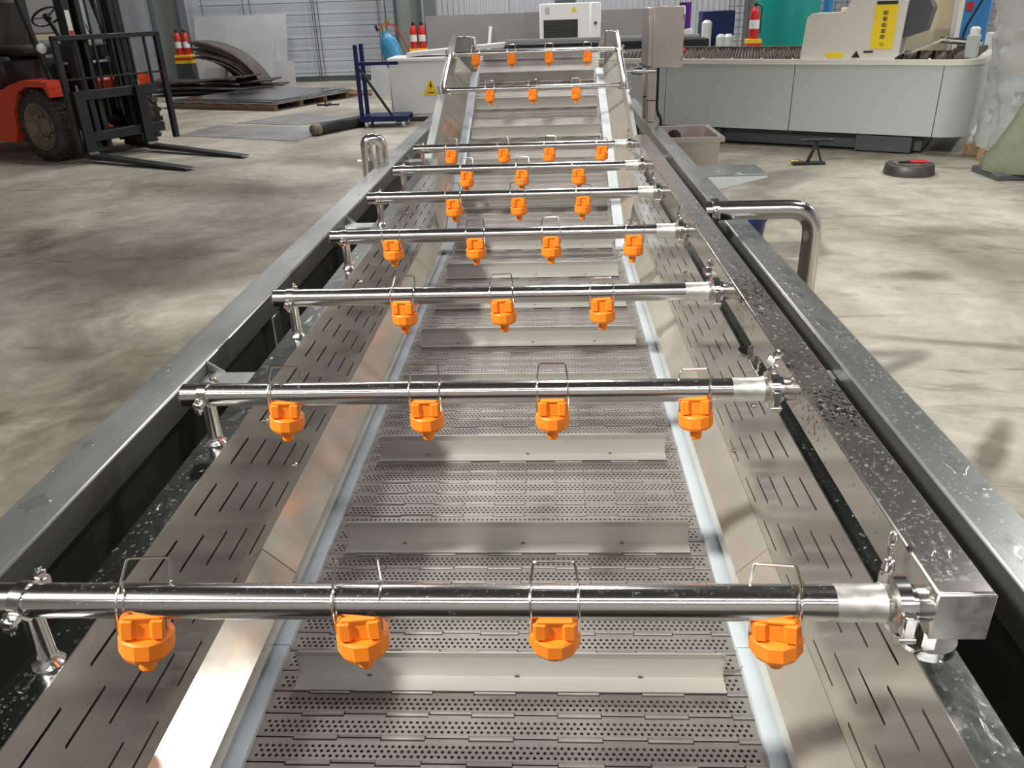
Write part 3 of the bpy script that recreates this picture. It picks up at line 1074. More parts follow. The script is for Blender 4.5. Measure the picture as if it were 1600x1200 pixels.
# control box on two posts
t = thing('control_box', 'pinkish stainless control box on two posts standing on the right rail', 'control box', (.785, 6.7, .80))
for py in (-.125, .18):
    MB().cbox(-.032, .032, py - .03, py + .03, .0, .41, .004).build('post', 'steel_box', t)
    MB().box(-.0335, .0335, py - .0315, py + .0315, .155, .163).build('weld_band', 'black_steel', t)
bd = MB().cbox(-.05, .21, -.19, .24, .40, .81, .006).build('box_body', 'steel_box', t)
dr = MB().cbox(-.015, .212, -.206, -.191, .395, .815, .004).build('door', 'steel_box', t)
for hz in (.46, .74):
    MB().cyl((.205, -.209, hz - .02), (.205, -.209, hz + .02), .007, n=8).build('hinge', 'steel_bright', dr)
MB().lathe([(.022, 0), (.022, .03), (.014, .045), (0, .047)], 14, M=Matrix.Translation((.21, -.05, .50)) @ Matrix.Rotation(PI / 2, 4, 'Y')).build('stop_button', 'red_can', bd)
m = MB().tube(round_path([(.045, -.10, .40), (.050, -.10, .06), (.09, -.10, .02), (.09, .25, -.3), (.30, .6, -.78)], .05, 5), .011, 8)
m.build('cable', 'rubber', t)

# catch tray hanging on the right rail
t = thing('catch_tray', 'open stainless catch tray with a round drain hole outside the right rail', 'tray', (1.09, 6.70, 0))
m = MB()
xa, xb, ya, yb, zt, zb = -.24, .24, -.34, .36, .70, .40
ia, ib, ja, jb = -.20, .20, -.30, .32
def ring_quad(m, A, B):
    n = len(A)
    for i in range(n):
        j = (i + 1) % n
        m.quad(A[i], A[j], B[j], B[i])
O1 = [(xa, ya, zt), (xb, ya, zt), (xb, yb, zt), (xa, yb, zt)]
O0 = [(xa, ya, zt - .035), (xb, ya, zt - .035), (xb, yb, zt - .035), (xa, yb, zt - .035)]
I1 = [(ia, ja, zt), (ib, ja, zt), (ib, jb, zt), (ia, jb, zt)]
I0 = [(ia + .02, ja + .02, zb), (ib - .02, ja + .02, zb), (ib - .02, jb - .02, zb), (ia + .02, jb - .02, zb)]
B1 = [(ia - .01, ja - .01, zt - .035), (ib + .01, ja - .01, zt - .035), (ib + .01, jb + .01, zt - .035), (ia - .01, jb + .01, zt - .035)]
B0 = [(ia, ja, zb - .02), (ib, ja, zb - .02), (ib, jb, zb - .02), (ia, jb, zb - .02)]
ring_quad(m, O1, O0); ring_quad(m, O1, I1); ring_quad(m, I1, I0); ring_quad(m, O0, B1); ring_quad(m, B1, B0)
m.quad(*I0); m.quad(*B0)
m.build('tray_body', 'steel_box', t, 0)
MB().cyl((-.05, .306, .615), (-.05, .313, .615), .058, n=20).build('drain_hole', 'ink', t)
for sx in (-.17, .17):
    for sy in (-.27, .29):
        MB().cyl((sx, sy, 0), (sx, sy, .385), .018, n=10).build('leg', 'steel_frame', t)

t = thing('side_shelf', 'speckled wet steel shelf bracket with triangular gusset on the right rail', 'shelf', (.84, 5.17, .68))
MB().cbox(.0, .48, -.17, .17, -.01, .0, .002).build('plate', 'steel_frame', t)
MB().prism([(.0, -.01), (.48, -.01), (.48, -.02), (.12, -.10), (.0, -.12)], 'y', -.17, -.163).build('gusset', 'plate_white', t)
mm = MB()
rnd = random.Random(9); random.seed(9)
for _ in range(500):
    r = rnd.uniform(.002, .006)
    mm.dome((rnd.uniform(.01, .47), rnd.uniform(-.16, .16), 0), (0, 0, 1), r, r * .45, 6, 1, 0, .1)
stuff(mm.build('water_drops', 'water', t, 60))
t = thing('blue_bucket', 'small blue plastic bucket on the floor below the side shelf', 'bucket', (1.17, 4.95, 0))
MB().lathe([(.105, 0), (.15, .42), (.158, .42), (.158, .45), (.14, .45), (.10, .02), (0, .02)], 24).build('bucket_body', 'blue_paint', t)
MB().tube(arc((0, 0, .43), .16, 0, PI, 14, (1, 0, 0), (0, .6, -.8)), .004, 6).build('handle', 'wire', t)

# ================================================================== FORKLIFT
FK = thing('forklift', 'red and black forklift with dusty front tyre and lowered forks', 'forklift', (-5.644, 10.713, 0), math.radians(-25.9))
YC = .15
# wheels
def wheel(yout, s):
    """yout: outer face y; s: outward sign"""
    m = MB()
    R_, Wd = .435, .25
    prof = [(.29, 0.0), (.37, .0), (.415, .02), (.435, .06), (.435, Wd - .06), (.415, Wd - .02), (.37, Wd), (.29, Wd)]
    M = Matrix.Translation((-.72, yout, .435)) @ (Matrix.Rotation(0, 4, 'Z') if s < 0 else Matrix.Rotation(PI, 4, 'Z'))
    m.lathe(prof, 36, M=M, axis='y', caps=False)
    for k in range(22):
        a = 2 * PI * k / 22
        q = Matrix.Rotation(a, 4, 'Y')
        m.box(-.028, .028, .012, Wd * .48, .42, .452, M=M @ q)
        q = Matrix.Rotation(a + PI / 22, 4, 'Y')
        m.box(-.028, .028, Wd * .52, Wd - .012, .42, .452, M=M @ q)
    ty = m.build('tyre', 'tyre', FK)
    m = MB()
    m.lathe([(.29, .01), (.295, -.002), (.27, .002), (.25, .03), (.20, .09), (.12, .10), (.12, .06), (.09, .04), (0, .04)], 28, M=M, axis='y', caps=False)
    rm = m.build('rim', 'rim_dusty', ty)
    for k in range(8):
        a = 2 * PI * k / 8
        m = MB().cyl((math.cos(a) * .155, .10, math.sin(a) * .155), (math.cos(a) * .155, .065, math.sin(a) * .155), .018, n=6, M=M)
        m.build('wheel_nut', 'steel_frame', ty)
wheel(-.62, -1)
wheel(.94, 1)
# body, fender and chassis (red)
m = MB()
m.prism([(-3.2, .22), (-1.30, .22), (-1.22, .34), (-1.16, .62), (-1.0, .84), (-.80, .92), (-.42, .92), (-.36, .80), (-.33, .80), (-.33, .98), (-.82, 1.0), (-1.15, .93), (-1.38, .85), (-3.2, .85)], 'y', YC - .78, YC - .50)
m.prism([(-3.2, .22), (-1.30, .22), (-1.22, .34), (-1.16, .62), (-1.0, .84), (-.80, .92), (-.42, .92), (-.36, .80), (-.33, .80), (-.33, .98), (-.82, 1.0), (-1.15, .93), (-1.38, .85), (-3.2, .85)], 'y', YC + .50, YC + .78)
m.build('fender', 'red_paint', FK, 30)
MB().cbox(-3.2, -1.25, YC - .5, YC + .5, .25, .82, .03).build('chassis', 'red_paint', FK)
MB().cbox(-.62, -.40, YC - .30, YC + .45, .72, .96, .03).build('cowl', 'red_paint', FK)
MB().cbox(-3.2, -1.7, YC - .48, YC + .48, .82, 1.25, .05).build('engine_hood', 'black_paint', FK)
m = MB()
m.cbox(-2.1, -1.5, YC - .28, YC + .28, 1.25, 1.38, .04)
m.cbox(-2.2, -2.05, YC - .28, YC + .28, 1.3, 1.95, .04)
m.build('seat', 'rubber', FK)
MB().cbox(-1.25, -.45, YC - .48, YC + .48, .40, .50, .01).build('floor_plate', 'black_paint', FK)
m = MB()
m.cbox(-.72, -.50, YC - .46, YC + .46, .50, 1.18, .03)
m.cbox(-.80, -.58, YC - .25, YC + .35, 1.12, 1.40, .04)
m.build('dashboard', 'black_paint', FK)
# steering column and wheel
MB().cyl((-.68, YC - .1, 1.25), (-.98, YC - .1, 1.68), .03, n=10).build('steering_column', 'black_paint', FK)
Ms = Matrix.Translation((-1.0, YC - .1, 1.72)) @ Matrix.Rotation(math.radians(-35), 4, 'Y')
m = MB().tube([Ms @ Vector((math.cos(a) * .19, math.sin(a) * .19, 0)) for a in [2 * PI * k / 26 for k in range(26)]], .014, 8, closed=True)
for a in (0.3, 2.4, 4.5):
    m.cyl(Ms @ Vector((0, 0, -.01)), Ms @ Vector((math.cos(a) * .19, math.sin(a) * .19, 0)), .010, n=6)
m.lathe([(.045, -.04), (.05, .02), (0, .03)], 14, M=Ms)
m.build('steering_wheel', 'black_paint', FK)
for ly in (.05, .14, .23):
    MB().cyl((-.62, YC + ly, 1.35), (-.72, YC + ly, 1.62), .008, n=6).build('control_lever', 'black_steel', FK)
# overhead guard legs
for sy in (-.52, .52):
    MB().tube([(-.60, YC + sy, .96), (-.72, YC + sy, 1.35), (-.95, YC + sy, 2.15), (-1.05, YC + sy, 2.4)], .038, 8).build('guard_post', 'black_paint', FK)
    MB().cbox(-2.45, -2.37, YC + sy - .035, YC + sy + .035, .85, 2.4, .006).build('guard_post', 'black_paint', FK)
m = MB()
for k in range(7):
    m.cbox(-2.4, -1.0, YC - .5 + k * .165, YC - .46 + k * .165, 2.38, 2.42, .004)
m.build('guard_roof', 'black_paint', FK)
# mast: outer and inner uprights, cylinders, chains
for sy in (-1, 1):
    y = YC + sy * .36
    m = MB()
    m.cbox(-.36, -.20, y - .05, y + .05, .12, 2.6, .006)
    m.build('mast_upright', 'black_paint', FK)
    MB().cbox(-.29, -.15, y - sy * .13 - .035, y - sy * .13 + .035, .14, 2.6, .005).build('mast_inner', 'black_steel', FK)
    MB().cyl((-.33, y - sy * .10, .2), (-.33, y - sy * .10, 2.4), .035, n=14).build('lift_cylinder', 'black_steel', FK)
    MB().box(-.20, -.18, y - sy * .26 - .012, y - sy * .26 + .012, .5, 2.5).build('lift_chain', 'black_steel', FK)
    MB().tube([(-.72, YC + sy * .30, .80), (-.36, YC + sy * .34, 1.15)], .035, 10).build('tilt_cylinder', 'black_steel', FK)
for z in (.28, 1.30, 2.4):
    MB().cbox(-.37, -.30, YC - .40, YC + .40, z - .07, z + .07, .006).build('mast_cross', 'black_paint', FK)
MB().box(-.20, -.198, YC - .395, YC - .335, 1.45, 1.78).build('sticker', 'white_paint', FK)
MB().box(-.1985, -.197, YC - .39, YC - .34, 1.47, 1.55).build('sticker', 'red_can', FK)
# hoses and lamp
for sy in (.02, .08):
    MB().tube([(-.18, YC + sy, .6), (-.15, YC + sy + .01, 1.2), (-.2, YC + sy, 2.2)], .012, 6).build('hose', 'rubber', FK)
MB().lathe([(.05, 0), (.06, .05), (.0, .06)], 14, M=Matrix.Translation((-.56, YC - .60, 1.36)) @ Matrix.Rotation(PI / 2, 4, 'Y')).build('headlamp', 'cream_paint', FK)
MB().lathe([(.05, 0), (.06, .05), (.0, .06)], 14, M=Matrix.Translation((-.56, YC + .60, 1.36)) @ Matrix.Rotation(PI / 2, 4, 'Y')).build('headlamp', 'cream_paint', FK)
# carriage and load backrest
for z in (.30, .80):
    MB().cbox(-.14, -.06, YC - .62, YC + .62, z - .06, z + .06, .008).build('carriage_bar', 'black_paint', FK)
for sy in (-.40, .40):
    MB().cbox(-.145, -.075, YC + sy - .04, YC + sy + .04, .30, .80, .006).build('carriage_plate', 'black_paint', FK)
for y in (-.55, .95):
    m = MB().prism([(y - .035, .12), (y + .035, .12), (y + .035, 1.48), (y - .035, 1.48)], 'x', -.13, -.07)
    m.build('backrest_post', 'black_paint', FK)
MB().cbox(-.13, -.07, -.585, .985, 1.44, 1.50, .005).build('backrest_top', 'black_paint', FK)
MB().cbox(-.115, -.085, -.55, .95, .985, 1.01, .003).build('backrest_rail', 'black_steel', FK)
for y in (-.28, -.02, .24, .50, .74):
    MB().cbox(-.115, -.085, y - .016, y + .016, .86, 1.46, .003).build('backrest_bar', 'black_paint', FK)
for y in (-.45, .45):
    prof = [(-.055, .86), (-.005, .86), (-.005, .13), (.02, .105), (1.70, .035), (1.74, .02), (1.70, .012), (.02, .045), (-.055, .06)]
    f = MB().prism(prof, 'y', y - .07, y + .07).build('fork', 'black_paint', FK, 30)
    MB().cyl((-.03, y, .86), (-.03, y, .93), .014, n=8).build('fork_pin', 'steel_bright', f)

# ================================================================== LASER CUTTING MACHINE
LA = math.radians(-29.77)
LZ = thing('laser_cutting_machine', 'long grey laser cutting machine with cream top rim on a dark base', 'machine', (1.472, 10.877, 0), LA)
# local x runs along the front, local y away from the viewer
L0, L1, LD = -1.05, 3.165, 1.9
def skirt(x0, x1, name='panel'):
    return MB().cbox(x0 + .004, x1 - .004, 0, .03, .20, .935, .003).build(name, 'gray_paint', LZ)
skirt(L0, .0); skirt(.0, 1.585); skirt(1.585, 3.14)
# rounded right end
arcp = [(3.144, 0.0)] + [(3.144 + .34 * math.sin(a), .34 - .34 * math.cos(a)) for a in [PI / 2 * k / 10 for k in range(1, 11)]] + [(3.484, LD), (3.454, LD)]
inner = [(3.144 + .31 * math.sin(a), .34 - .31 * math.cos(a)) for a in [PI / 2 * k / 10 for k in range(10, -1, -1)]]
MB().prism(arcp + inner, 'z', .20, .935).build('panel', 'gray_paint', LZ, 50)
skin_back = MB().box(L0, 3.454, LD - .03, LD, .20, .935).build('panel', 'gray_paint', LZ)
rim = [(L0, -.01)] + [(3.144, -.01)] + [(3.144 + .35 * math.sin(a), .34 - .35 * math.cos(a)) for a in [PI / 2 * k / 10 for k in range(1, 11)]] + [(3.494, LD)] + [(3.40, LD), (3.40, .34), (3.30, .14), (3.144, .09), (L0, .09)]
MB().prism(rim, 'z', .935, .99).build('top_rim', 'cream_paint', LZ, 50)
MB().box(L0, 3.40, LD - .12, LD, .935, 1.04).build('rear_rim', 'slat_steel', LZ)
MB().box(L0, 3.3, .14, LD - .12, .80, .84).build('bed_floor', 'slat_steel', LZ)
MB().cbox(L0, 3.05, .12, LD - .2, .02, .20, .01).build('plinth', 'dark_gray', LZ)
MB().cbox(2.35, 2.95, .03, .12, .01, .19, .008).build('foot_block', 'dark_gray', LZ)
MB().cbox(.3, .75, .03, .12, .01, .19, .008).build('foot_block', 'dark_gray', LZ)
for k in range(26):
    x = L0 + .12 + k * .165
    n = 12
    pts = [(.14, .84)]
    for q in range(n):
        a = .14 + (LD - .28) * q / n
        b = .14 + (LD - .28) * (q + .5) / n
        pts += [(a, .97), (b, 1.03)]
    pts += [(LD - .14, .97), (LD - .14, .84)]
    MB().prism(pts, 'x', x, x + .006).build('slat', 'slat_steel', LZ, 0)
for k in range(9):
    MB().lathe([(.0, 0), (.012, 0), (.012, .012), (0, .016)], 8, M=Matrix.Translation((.1 + k * .36, .03, .99))).build('rim_bolt', 'white_paint', LZ)
# carriage cover standing on the bed
hd2 = MB()
hx0, hx1 = 1.62, 2.66
poly = [(hx0, .99), (hx1 - .05, .99), (hx1, 1.03), (hx1 + .02, 1.55), (hx1 - .03, 1.60), (hx0 + .48, 1.60), (hx0 + .43, 1.47), (hx0 + .08, 1.47), (hx0 + .03, 1.43)]
HC = MB().prism(poly, 'y', .04, .50).build('head_cover', 'cream_paint', LZ, 35)
MB().prism([(hx1 + .012, 1.20), (hx1 + .22, 1.27), (hx1 + .26, 1.50), (hx1 + .20, 1.60), (hx1 + .02, 1.60)], 'y', .10, .48).build('bellows', 'dark_gray', LZ, 35)
MB().cbox(hx0 + .5, hx0 + .75, .12, .4, 1.60, 1.64, .01).build('cap', 'cream_paint', HC)
MB().cbox(hx0 + .36, hx0 + .50, .15, .4, 1.47, 1.52, .01).build('cap', 'cream_yellow', HC)
SG = MB().cbox(hx1 - .30, hx1 - .07, .034, .041, 1.10, 1.54, .001).build('warning_sign', 'sign_yellow', HC)
MB().box(hx1 - .29, hx1 - .08, .031, .035, 1.545, 1.575).build('sign_header', 'ink', HC)
MB().cbox(hx0 + .28, hx0 + .47, .034, .041, 1.01, 1.06, .001).build('small_label', 'sign_yellow', HC)
MB().prism([(hx0 + .56, 1.01), (hx0 + .65, 1.01), (hx0 + .605, 1.08)], 'y', .034, .041).build('warning_triangle', 'ink', HC)
MB().cbox(hx0 + .68, hx0 + .78, .034, .041, 1.06, 1.08, .001).build('small_label', 'ink', HC)
# sign strokes (vertical characters and laser burst)
rnd = random.Random(3)
gl = MB()
for r_, z in enumerate((1.46, 1.40, 1.34, 1.28, 1.22)):
    cx = hx1 - .185 if r_ else hx1 - .185
    for q in range(3):
        zz = z + (q - 1) * .014
        gl.box(cx - .024, cx + .024, .0325, .034, zz - .003, zz + .003)
    gl.box(cx - .004, cx + .004, .0325, .034, z - .022, z + .022)
    gl.box(cx - .026 + .01 * (r_ % 2), cx - .020 + .01 * (r_ % 2), .0325, .034, z - .018, z + .016)
gl.build('sign_lettering', 'ink', SG)
gl = MB()
for q in range(8):
    a = 2 * PI * q / 8
    c = (hx1 - .185, 1.145)
    gl.prism([(c[0] + math.cos(a + .3) * .008, c[1] + math.sin(a + .3) * .008), (c[0] + math.cos(a) * .034, c[1] + math.sin(a) * .028), (c[0] + math.cos(a - .3) * .008, c[1] + math.sin(a - .3) * .008)], 'y', .0325, .034)
gl.build('laser_symbol', 'ink', SG)
# cream gantry behind and right bed slats guard
MB().prism([(2.55, 1.02), (3.05, 1.02), (3.12, 2.2), (2.55, 2.2)], 'y', 1.15, 1.55).build('gantry', 'cream_yellow', LZ, 0)
MB().cbox(3.02, 3.08, 1.0, 1.6, 1.02, 2.2, .01).build('gantry_edge', 'cream_paint', LZ)
MB().prism([(hx1 + .02, 1.0), (hx1 + .40, 1.17), (hx1 + .42, 1.20), (hx1 + .02, 1.04)], 'y', .36, .38).build('bed_guard', 'cream_paint', LZ, 0)
MB().cyl((3.0, .45, 1.17), (3.42, .45, 1.13), .035, n=14).build('guide_rod', 'steel_bright', LZ)
MB().cbox(3.28, 3.40, .24, .46, .99, 1.22, .01).build('motor_box', 'gray_paint', LZ)
MB().lathe([(.05, 0), (.05, .06), (.03, .08), (0, .08)], 14, M=Matrix.Translation((3.34, .35, 1.22))).build('motor_cap', 'white_paint', LZ)

# ================================================================== WHITE CABINET, TABLE, CHILLER
t = thing('white_cabinet', 'white metal cabinet with yellow warning triangle behind the left rail end', 'cabinet', (-1.75, 13.9, 0))
MB().cbox(-.80, .75, -.40, .40, .10, .92, .03).build('cabinet_body', 'white_paint', t)
MB().cbox(-.815, .765, -.415, .415, .90, .97, .02).build('lid', 'white_paint', t)
sg = MB().prism([(-.27, .40), (-.01, .40), (-.14, .66)], 'y', -.404, -.4).build('warning_sign', 'sign_yellow', t)
gl = MB()
gl.prism([(x_ - .21, z_) for x_, z_ in ((.068, .60), (.045, .535), (.066, .535), (.055, .48), (.095, .55), (.075, .55), (.085, .60))], 'y', -.4055, -.404)
gl.box(-.19, -.09, -.4055, -.404, .435, .45)
gl.build('lightning_mark', 'ink', sg)
for sx in (-.7, .65):
    for sy in (-.3, .3):
        MB().cbox(sx - .05, sx + .05, sy - .05, sy + .05, 0, .10, .005).build('foot', 'dark_gray', t)
t = tag(MB().prism([(-2.25, .975), (-.70, 1.075), (-.70, 1.135), (-2.25, 1.035)], 'y', 13.55, 14.1).build('white_board', 'white_paint'), 'long white board lying tilted on the white cabinet lid', 'board')
t = thing('exchange_table', 'low dark machine table behind the inclined outlet', 'table', (1.0, 14.2, 0))
MB().cbox(-1.72, 1.5, -.5, .5, .98, 1.10, .01).build('table_edge', 'black_paint', t)
MB().box(-1.72, 1.5, .42, .5, 1.10, 1.14).build('table_rim', 'gray_paint', t)
for sx in (-1.6, 1.4):
    MB().cbox(sx - .06, sx + .06, -.4, .4, 0, .98, .01).build('leg', 'dark_gray', t)
t = thing('chiller_unit', 'white chiller unit with a dark square front grille by the back wall', 'chiller', (.48, 20.4, 0))
MB().cbox(-.69, .46, -.4, .4, .08, 1.68, .02).build('front_body', 'white_paint', t)
MB().cbox(.46, .70, -.4, .4, .08, 1.68, .02).build('side_body', 'white_paint', t)
gr = MB().cbox(-.60, .18, -.408, -.398, .55, 1.34, .004).build('grille_frame', 'glass_dark', t)
for k in range(16):
    MB().box(-.58, .16, -.416, -.408, .58 + k * .047, .592 + k * .047).build('grille_slat', 'dark_gray', gr)
MB().box(-.56, -.46, -.404, -.4, 1.46, 1.60).build('label_plate', 'gray_paint', t)
w = MB().prism([(.02, 1.50), (.16, 1.50), (.09, 1.62)], 'y', -.405, -.4).build('warning_sign', 'sign_yellow', t)
MB().lathe([(.03, 0), (.03, .03), (0, .04)], 12, M=Matrix.Translation((.70, -.30, 1.25)) @ Matrix.Rotation(PI / 2, 4, 'Y')).build('switch', 'orange_plastic', t)
MB().lathe([(.035, 0), (.035, .02), (0, .02)], 12, M=Matrix.Translation((.58, -.40, 1.25)) @ Matrix.Rotation(PI / 2, 4, 'X')).build('lock', 'dark_gray', t)
MB().lathe([(.24, 0), (.26, .06), (.20, .07)], 24, M=Matrix.Translation((-.1, 0, 1.68))).build('fan_cowl', 'dark_gray', t)
for sx in (-.6, .6):
    for sy in (-.3, .3):
        MB().cyl((sx, sy, 0), (sx, sy, .08), .05, n=12).build('foot', 'rubber', t)
for i_, (xa, xb, lab) in enumerate(((-3.0, -.6, 'large grey steel sheet leaning on the back wall behind the cabinet'), (1.25, 2.6, 'grey steel sheet leaning on the back wall right of the chiller'))):
    tag(MB().prism([(20.9, 0), (20.93, 0), (21.33, 1.5), (21.30, 1.5)], 'x', xa, xb).build('steel_sheet', 'sheet_gray', smooth=0), lab, 'steel sheet')
t = tag(MB().prism([(21.8, 0), (21.83, 0), (22.1, 1.50), (22.07, 1.50)], 'x', -.62, 1.3).build('steel_sheet', 'sheet_gray', smooth=0), 'grey steel sheet standing behind the chiller unit', 'steel sheet')
tag(MB().tube([(-1.55, 20.80, .0), (-1.40, 21.10, 1.22)], .045, 12).build('white_tube', 'white_paint'), 'short white tube leaning against the large grey steel sheet', 'tube')
# filter with purple body and blue-white jug behind the control box
t = thing('filter_housing', 'small filter housing with a purple body left of the control box', 'filter', (2.3, 15.0, 0))
MB().cyl((0, 0, 0), (0, 0, .98), .03, n=10).build('pole', 'gray_paint', t)
MB().cbox(-.13, .13, -.1, .1, .98, 1.22, .02).build('filter_base', 'white_paint', t)
MB().cyl((0, 0, 1.22), (0, 0, 1.62), .10, n=18).build('filter_body', 'purple', t)
MB().cyl((-.26, 0, 1.1), (.26, 0, 1.1), .025, n=8).build('fitting', 'steel_bright', t)
t = thing('wall_cabinet', 'dark blue rack with white canisters behind the control box', 'rack', (3.2, 17.0, 0))
MB().cbox(-.30, .32, -.2, .2, 0, 1.45, .01).build('rack_back', 'blue_paint', t)
for sx, z0, z1 in ((-.22, .72, 1.30), (.06, .55, 1.05), (.20, .55, 1.05)):
    MB().lathe([(.09, z0), (.095, z0 + .04), (.095, z1 - .05), (.05, z1), (0, z1)], 14, M=Matrix.Translation((sx, -.31, 0))).build('canister', 'white_paint', t)
MB().cbox(-.30, .32, -.42, -.2, .50, .55, .005).build('shelf', 'blue_paint', t)

# ================================================================== LEFT REAR: trolley, cylinder, plates
t = thing('blue_trolley', 'dark blue steel trolley frame on small white castors beside the white cabinet', 'trolley', (-2.62, 12.95, 0))
def bar(p0, p1, w=.03, name='bar'):
    p0 = Vector(p0); p1 = Vector(p1)
    q = (p1 - p0).to_track_quat('Z', 'Y').to_matrix().to_4x4()
    q.translation = p0
    return MB().cbox(-w, w, -w, w, 0, (p1 - p0).length, .004, M=q)
bar((-.30, 0, .12), (-.30, 0, 1.20)).build('post', 'blue_paint', t)
bar((-.30, .42, .12), (-.30, .42, 1.20)).build('post', 'blue_paint', t)
bar((-.27, 0, .93), (.33, 0, .93), .025).build('top_bar', 'blue_paint', t)
bar((-.30, .03, .93), (-.30, .39, .93), .025).build('top_bar', 'blue_paint', t)
bar((-.27, 0, .86), (.18, 0, .16), .018).build('brace', 'black_paint', t)
bar((-.33, 0, .13), (.42, 0, .13), .04).build('base_bar', 'blue_paint', t)
bar((-.33, .42, .13), (.42, .42, .13), .04).build('base_bar', 'blue_paint', t)
MB().box(-.33, .42, .0, .42, .15, .17).build('base_plate', 'blue_paint', t)
for sx in (-.24, .34):
    for sy in (0, .42):
        c = MB().cyl((sx - .02, sy, .048), (sx + .02, sy, .048), .048, n=14).build('castor', 'cream_paint', t)
        MB().cbox(sx - .03, sx + .03, sy - .02, sy + .02, .05, .095, .004).build('castor_fork', 'steel_frame', c)
Mg = Matrix.Translation((-2.42, 14.75, .22)) @ Matrix.Rotation(math.radians(-22), 4, 'Y')
t = thing('gas_cylinder', 'light blue gas cylinder tilted with brass regulator behind the trolley', 'gas cylinder', (-2.42, 14.75, 0))
Ml = Matrix.Translation((0, 0, .10)) @ Matrix.Rotation(math.radians(-17), 4, 'Y')
MB().lathe([(.0, .0), (.15, 0), (.165, .04), (.165, 1.02), (.14, 1.14), (.08, 1.22), (.05, 1.25), (.045, 1.30), (0, 1.30)], 24, M=Ml).build('cylinder_body', 'cylinder_blue', t)
m = MB()
m.cyl((0, 0, 1.28), (0, 0, 1.40), .025, n=10, M=Ml)
m.cyl((-.08, 0, 1.37), (.12, 0, 1.37), .018, n=10, M=Ml)
m.cyl((.10, -.05, 1.40), (.10, .05, 1.40), .045, n=14, M=Ml)
rg = m.build('regulator', 'brass', t)
MB().lathe([(.05, -.02), (.055, 0), (.05, .02)], 12, M=Ml @ Matrix.Translation((-.10, 0, 1.38)) @ Matrix.Rotation(PI / 2, 4, 'Y')).build('hand_wheel', 'blue_paint', rg)
MB().tube([Ml @ Vector(p) for p in ((.10, -.05, 1.37), (.20, -.06, 1.33), (.27, -.05, 1.1), (.30, -.04, .85), (.33, -.02, .1))], .012, 6).build('hose', 'red_can', rg)
MB().cbox(-.2, .35, -.2, .2, 0, .10, .01).build('cradle', 'blue_paint', t)
MB().tube(arc((.0, 0, .75), .17, 0, 2 * PI, 20, (1, 0, .3), (0, 1, 0)), .01, 6).build('strap', 'blue_paint', t)

def extinguisher(name_label, loc, band=True):
    t = thing('fire_extinguisher', name_label, 'fire extinguisher', loc)
    MB().lathe([(.0, .0), (.075, 0), (.082, .02), (.082, .40), (.06, .47), (.03, .50), (.025, .53), (0, .53)], 18).build('cylinder', 'red_can', t)
    m = MB().cbox(-.03, .03, -.05, .02, .52, .56, .006)
    m.cbox(-.012, .012, -.11, .03, .57, .585, .004)
    m.build('valve_handle', 'black_paint', t)
    MB().tube([(.03, -.02, .54), (.10, -.02, .50), (.105, -.02, .2), (.10, -.02, .08)], .010, 6).build('hose', 'rubber', t)
    MB().lathe([(.083, .16), (.0835, .16), (.0835, .30), (.083, .30)], 18).build('label_band', 'white_paint', t)
    return t
for cx, cy, side in ((-9.0, 21.0, 'left'), (-3.05, 20.2, 'mid')):
    st = thing('extinguisher_stand', 'yellow and red striped extinguisher box by the %s' % ('dark left column' if side == 'left' else 'grey green middle column'), 'stand', (cx, cy, 0))
    MB().cbox(-.21, .21, -.13, .13, .0, .62, .01).build('pedestal', 'dark_gray', st)
    MB().cbox(-.21, .21, -.14, .14, .62, .70, .008).build('stripe', 'yellow', st)
    MB().cbox(-.212, .212, -.142, .142, .70, .76, .008).build('stripe', 'red_can', st)
    MB().cbox(-.21, .21, -.14, .14, .76, .82, .008).build('stripe', 'yellow', st)
    for k, sx in enumerate((-.1, .1)):
        extinguisher('red fire extinguisher, %s one in the striped box by the %s' % (('left', 'right')[k], 'dark left column' if side == 'left' else 'grey green middle column'), (cx + sx, cy, .82))
st = thing('extinguisher_stand', 'yellow and red striped stand beside the green air tank', 'stand', (3.52, 15.2, 0))
MB().cbox(-.12, .12, -.12, .12, 0, .80, .01).build('pedestal', 'dark_gray', st)
for k in range(3):
    MB().cbox(-.122, .122, -.122, .122, .80 + .07 * k, .87 + .07 * k, .004).build('stripe', ('yellow', 'red_can', 'yellow')[k], st)
extinguisher('red fire extinguisher on the striped stand beside the green air tank', (3.52, 15.2, 1.01))

# leaning white sheets and scrap plates
tag(MB().prism([(21.3, 0), (21.32, 0), (21.92, 1.66), (21.90, 1.66)], 'x', -8.95, -6.6).build('steel_sheet', 'plate_white', smooth=0), 'large pale steel sheet leaning against the wire mesh screen', 'steel sheet')
tag(MB().prism([(21.05, 0.02), (21.07, 0.02), (21.50, 1.18), (21.48, 1.18)], 'x', -8.05, -6.85).build('steel_sheet', 'plate_white', smooth=0), 'smaller pale steel sheet leaning on the large pale sheet', 'steel sheet')
tag(MB().prism([(20.6, 0.0), (20.62, 0.0), (20.75, .62), (20.73, .62)], 'x', -6.75, -6.2).build('steel_sheet', 'plate_white', smooth=0), 'small bluish sheet standing at the end of the dark plate stack', 'steel sheet')
tag(MB().prism([(18.0, 0), (18.02, 0), (18.2, .62), (18.18, .62)], 'x', -3.8, -3.3).build('steel_sheet', 'plate_white', smooth=0), 'small pale sheet standing behind the blue trolley', 'steel sheet')
t = thing('scrap_roll', 'heap of bent brown steel scrap sheet beside the dark left column', 'scrap', (-7.9, 20.45, 0))
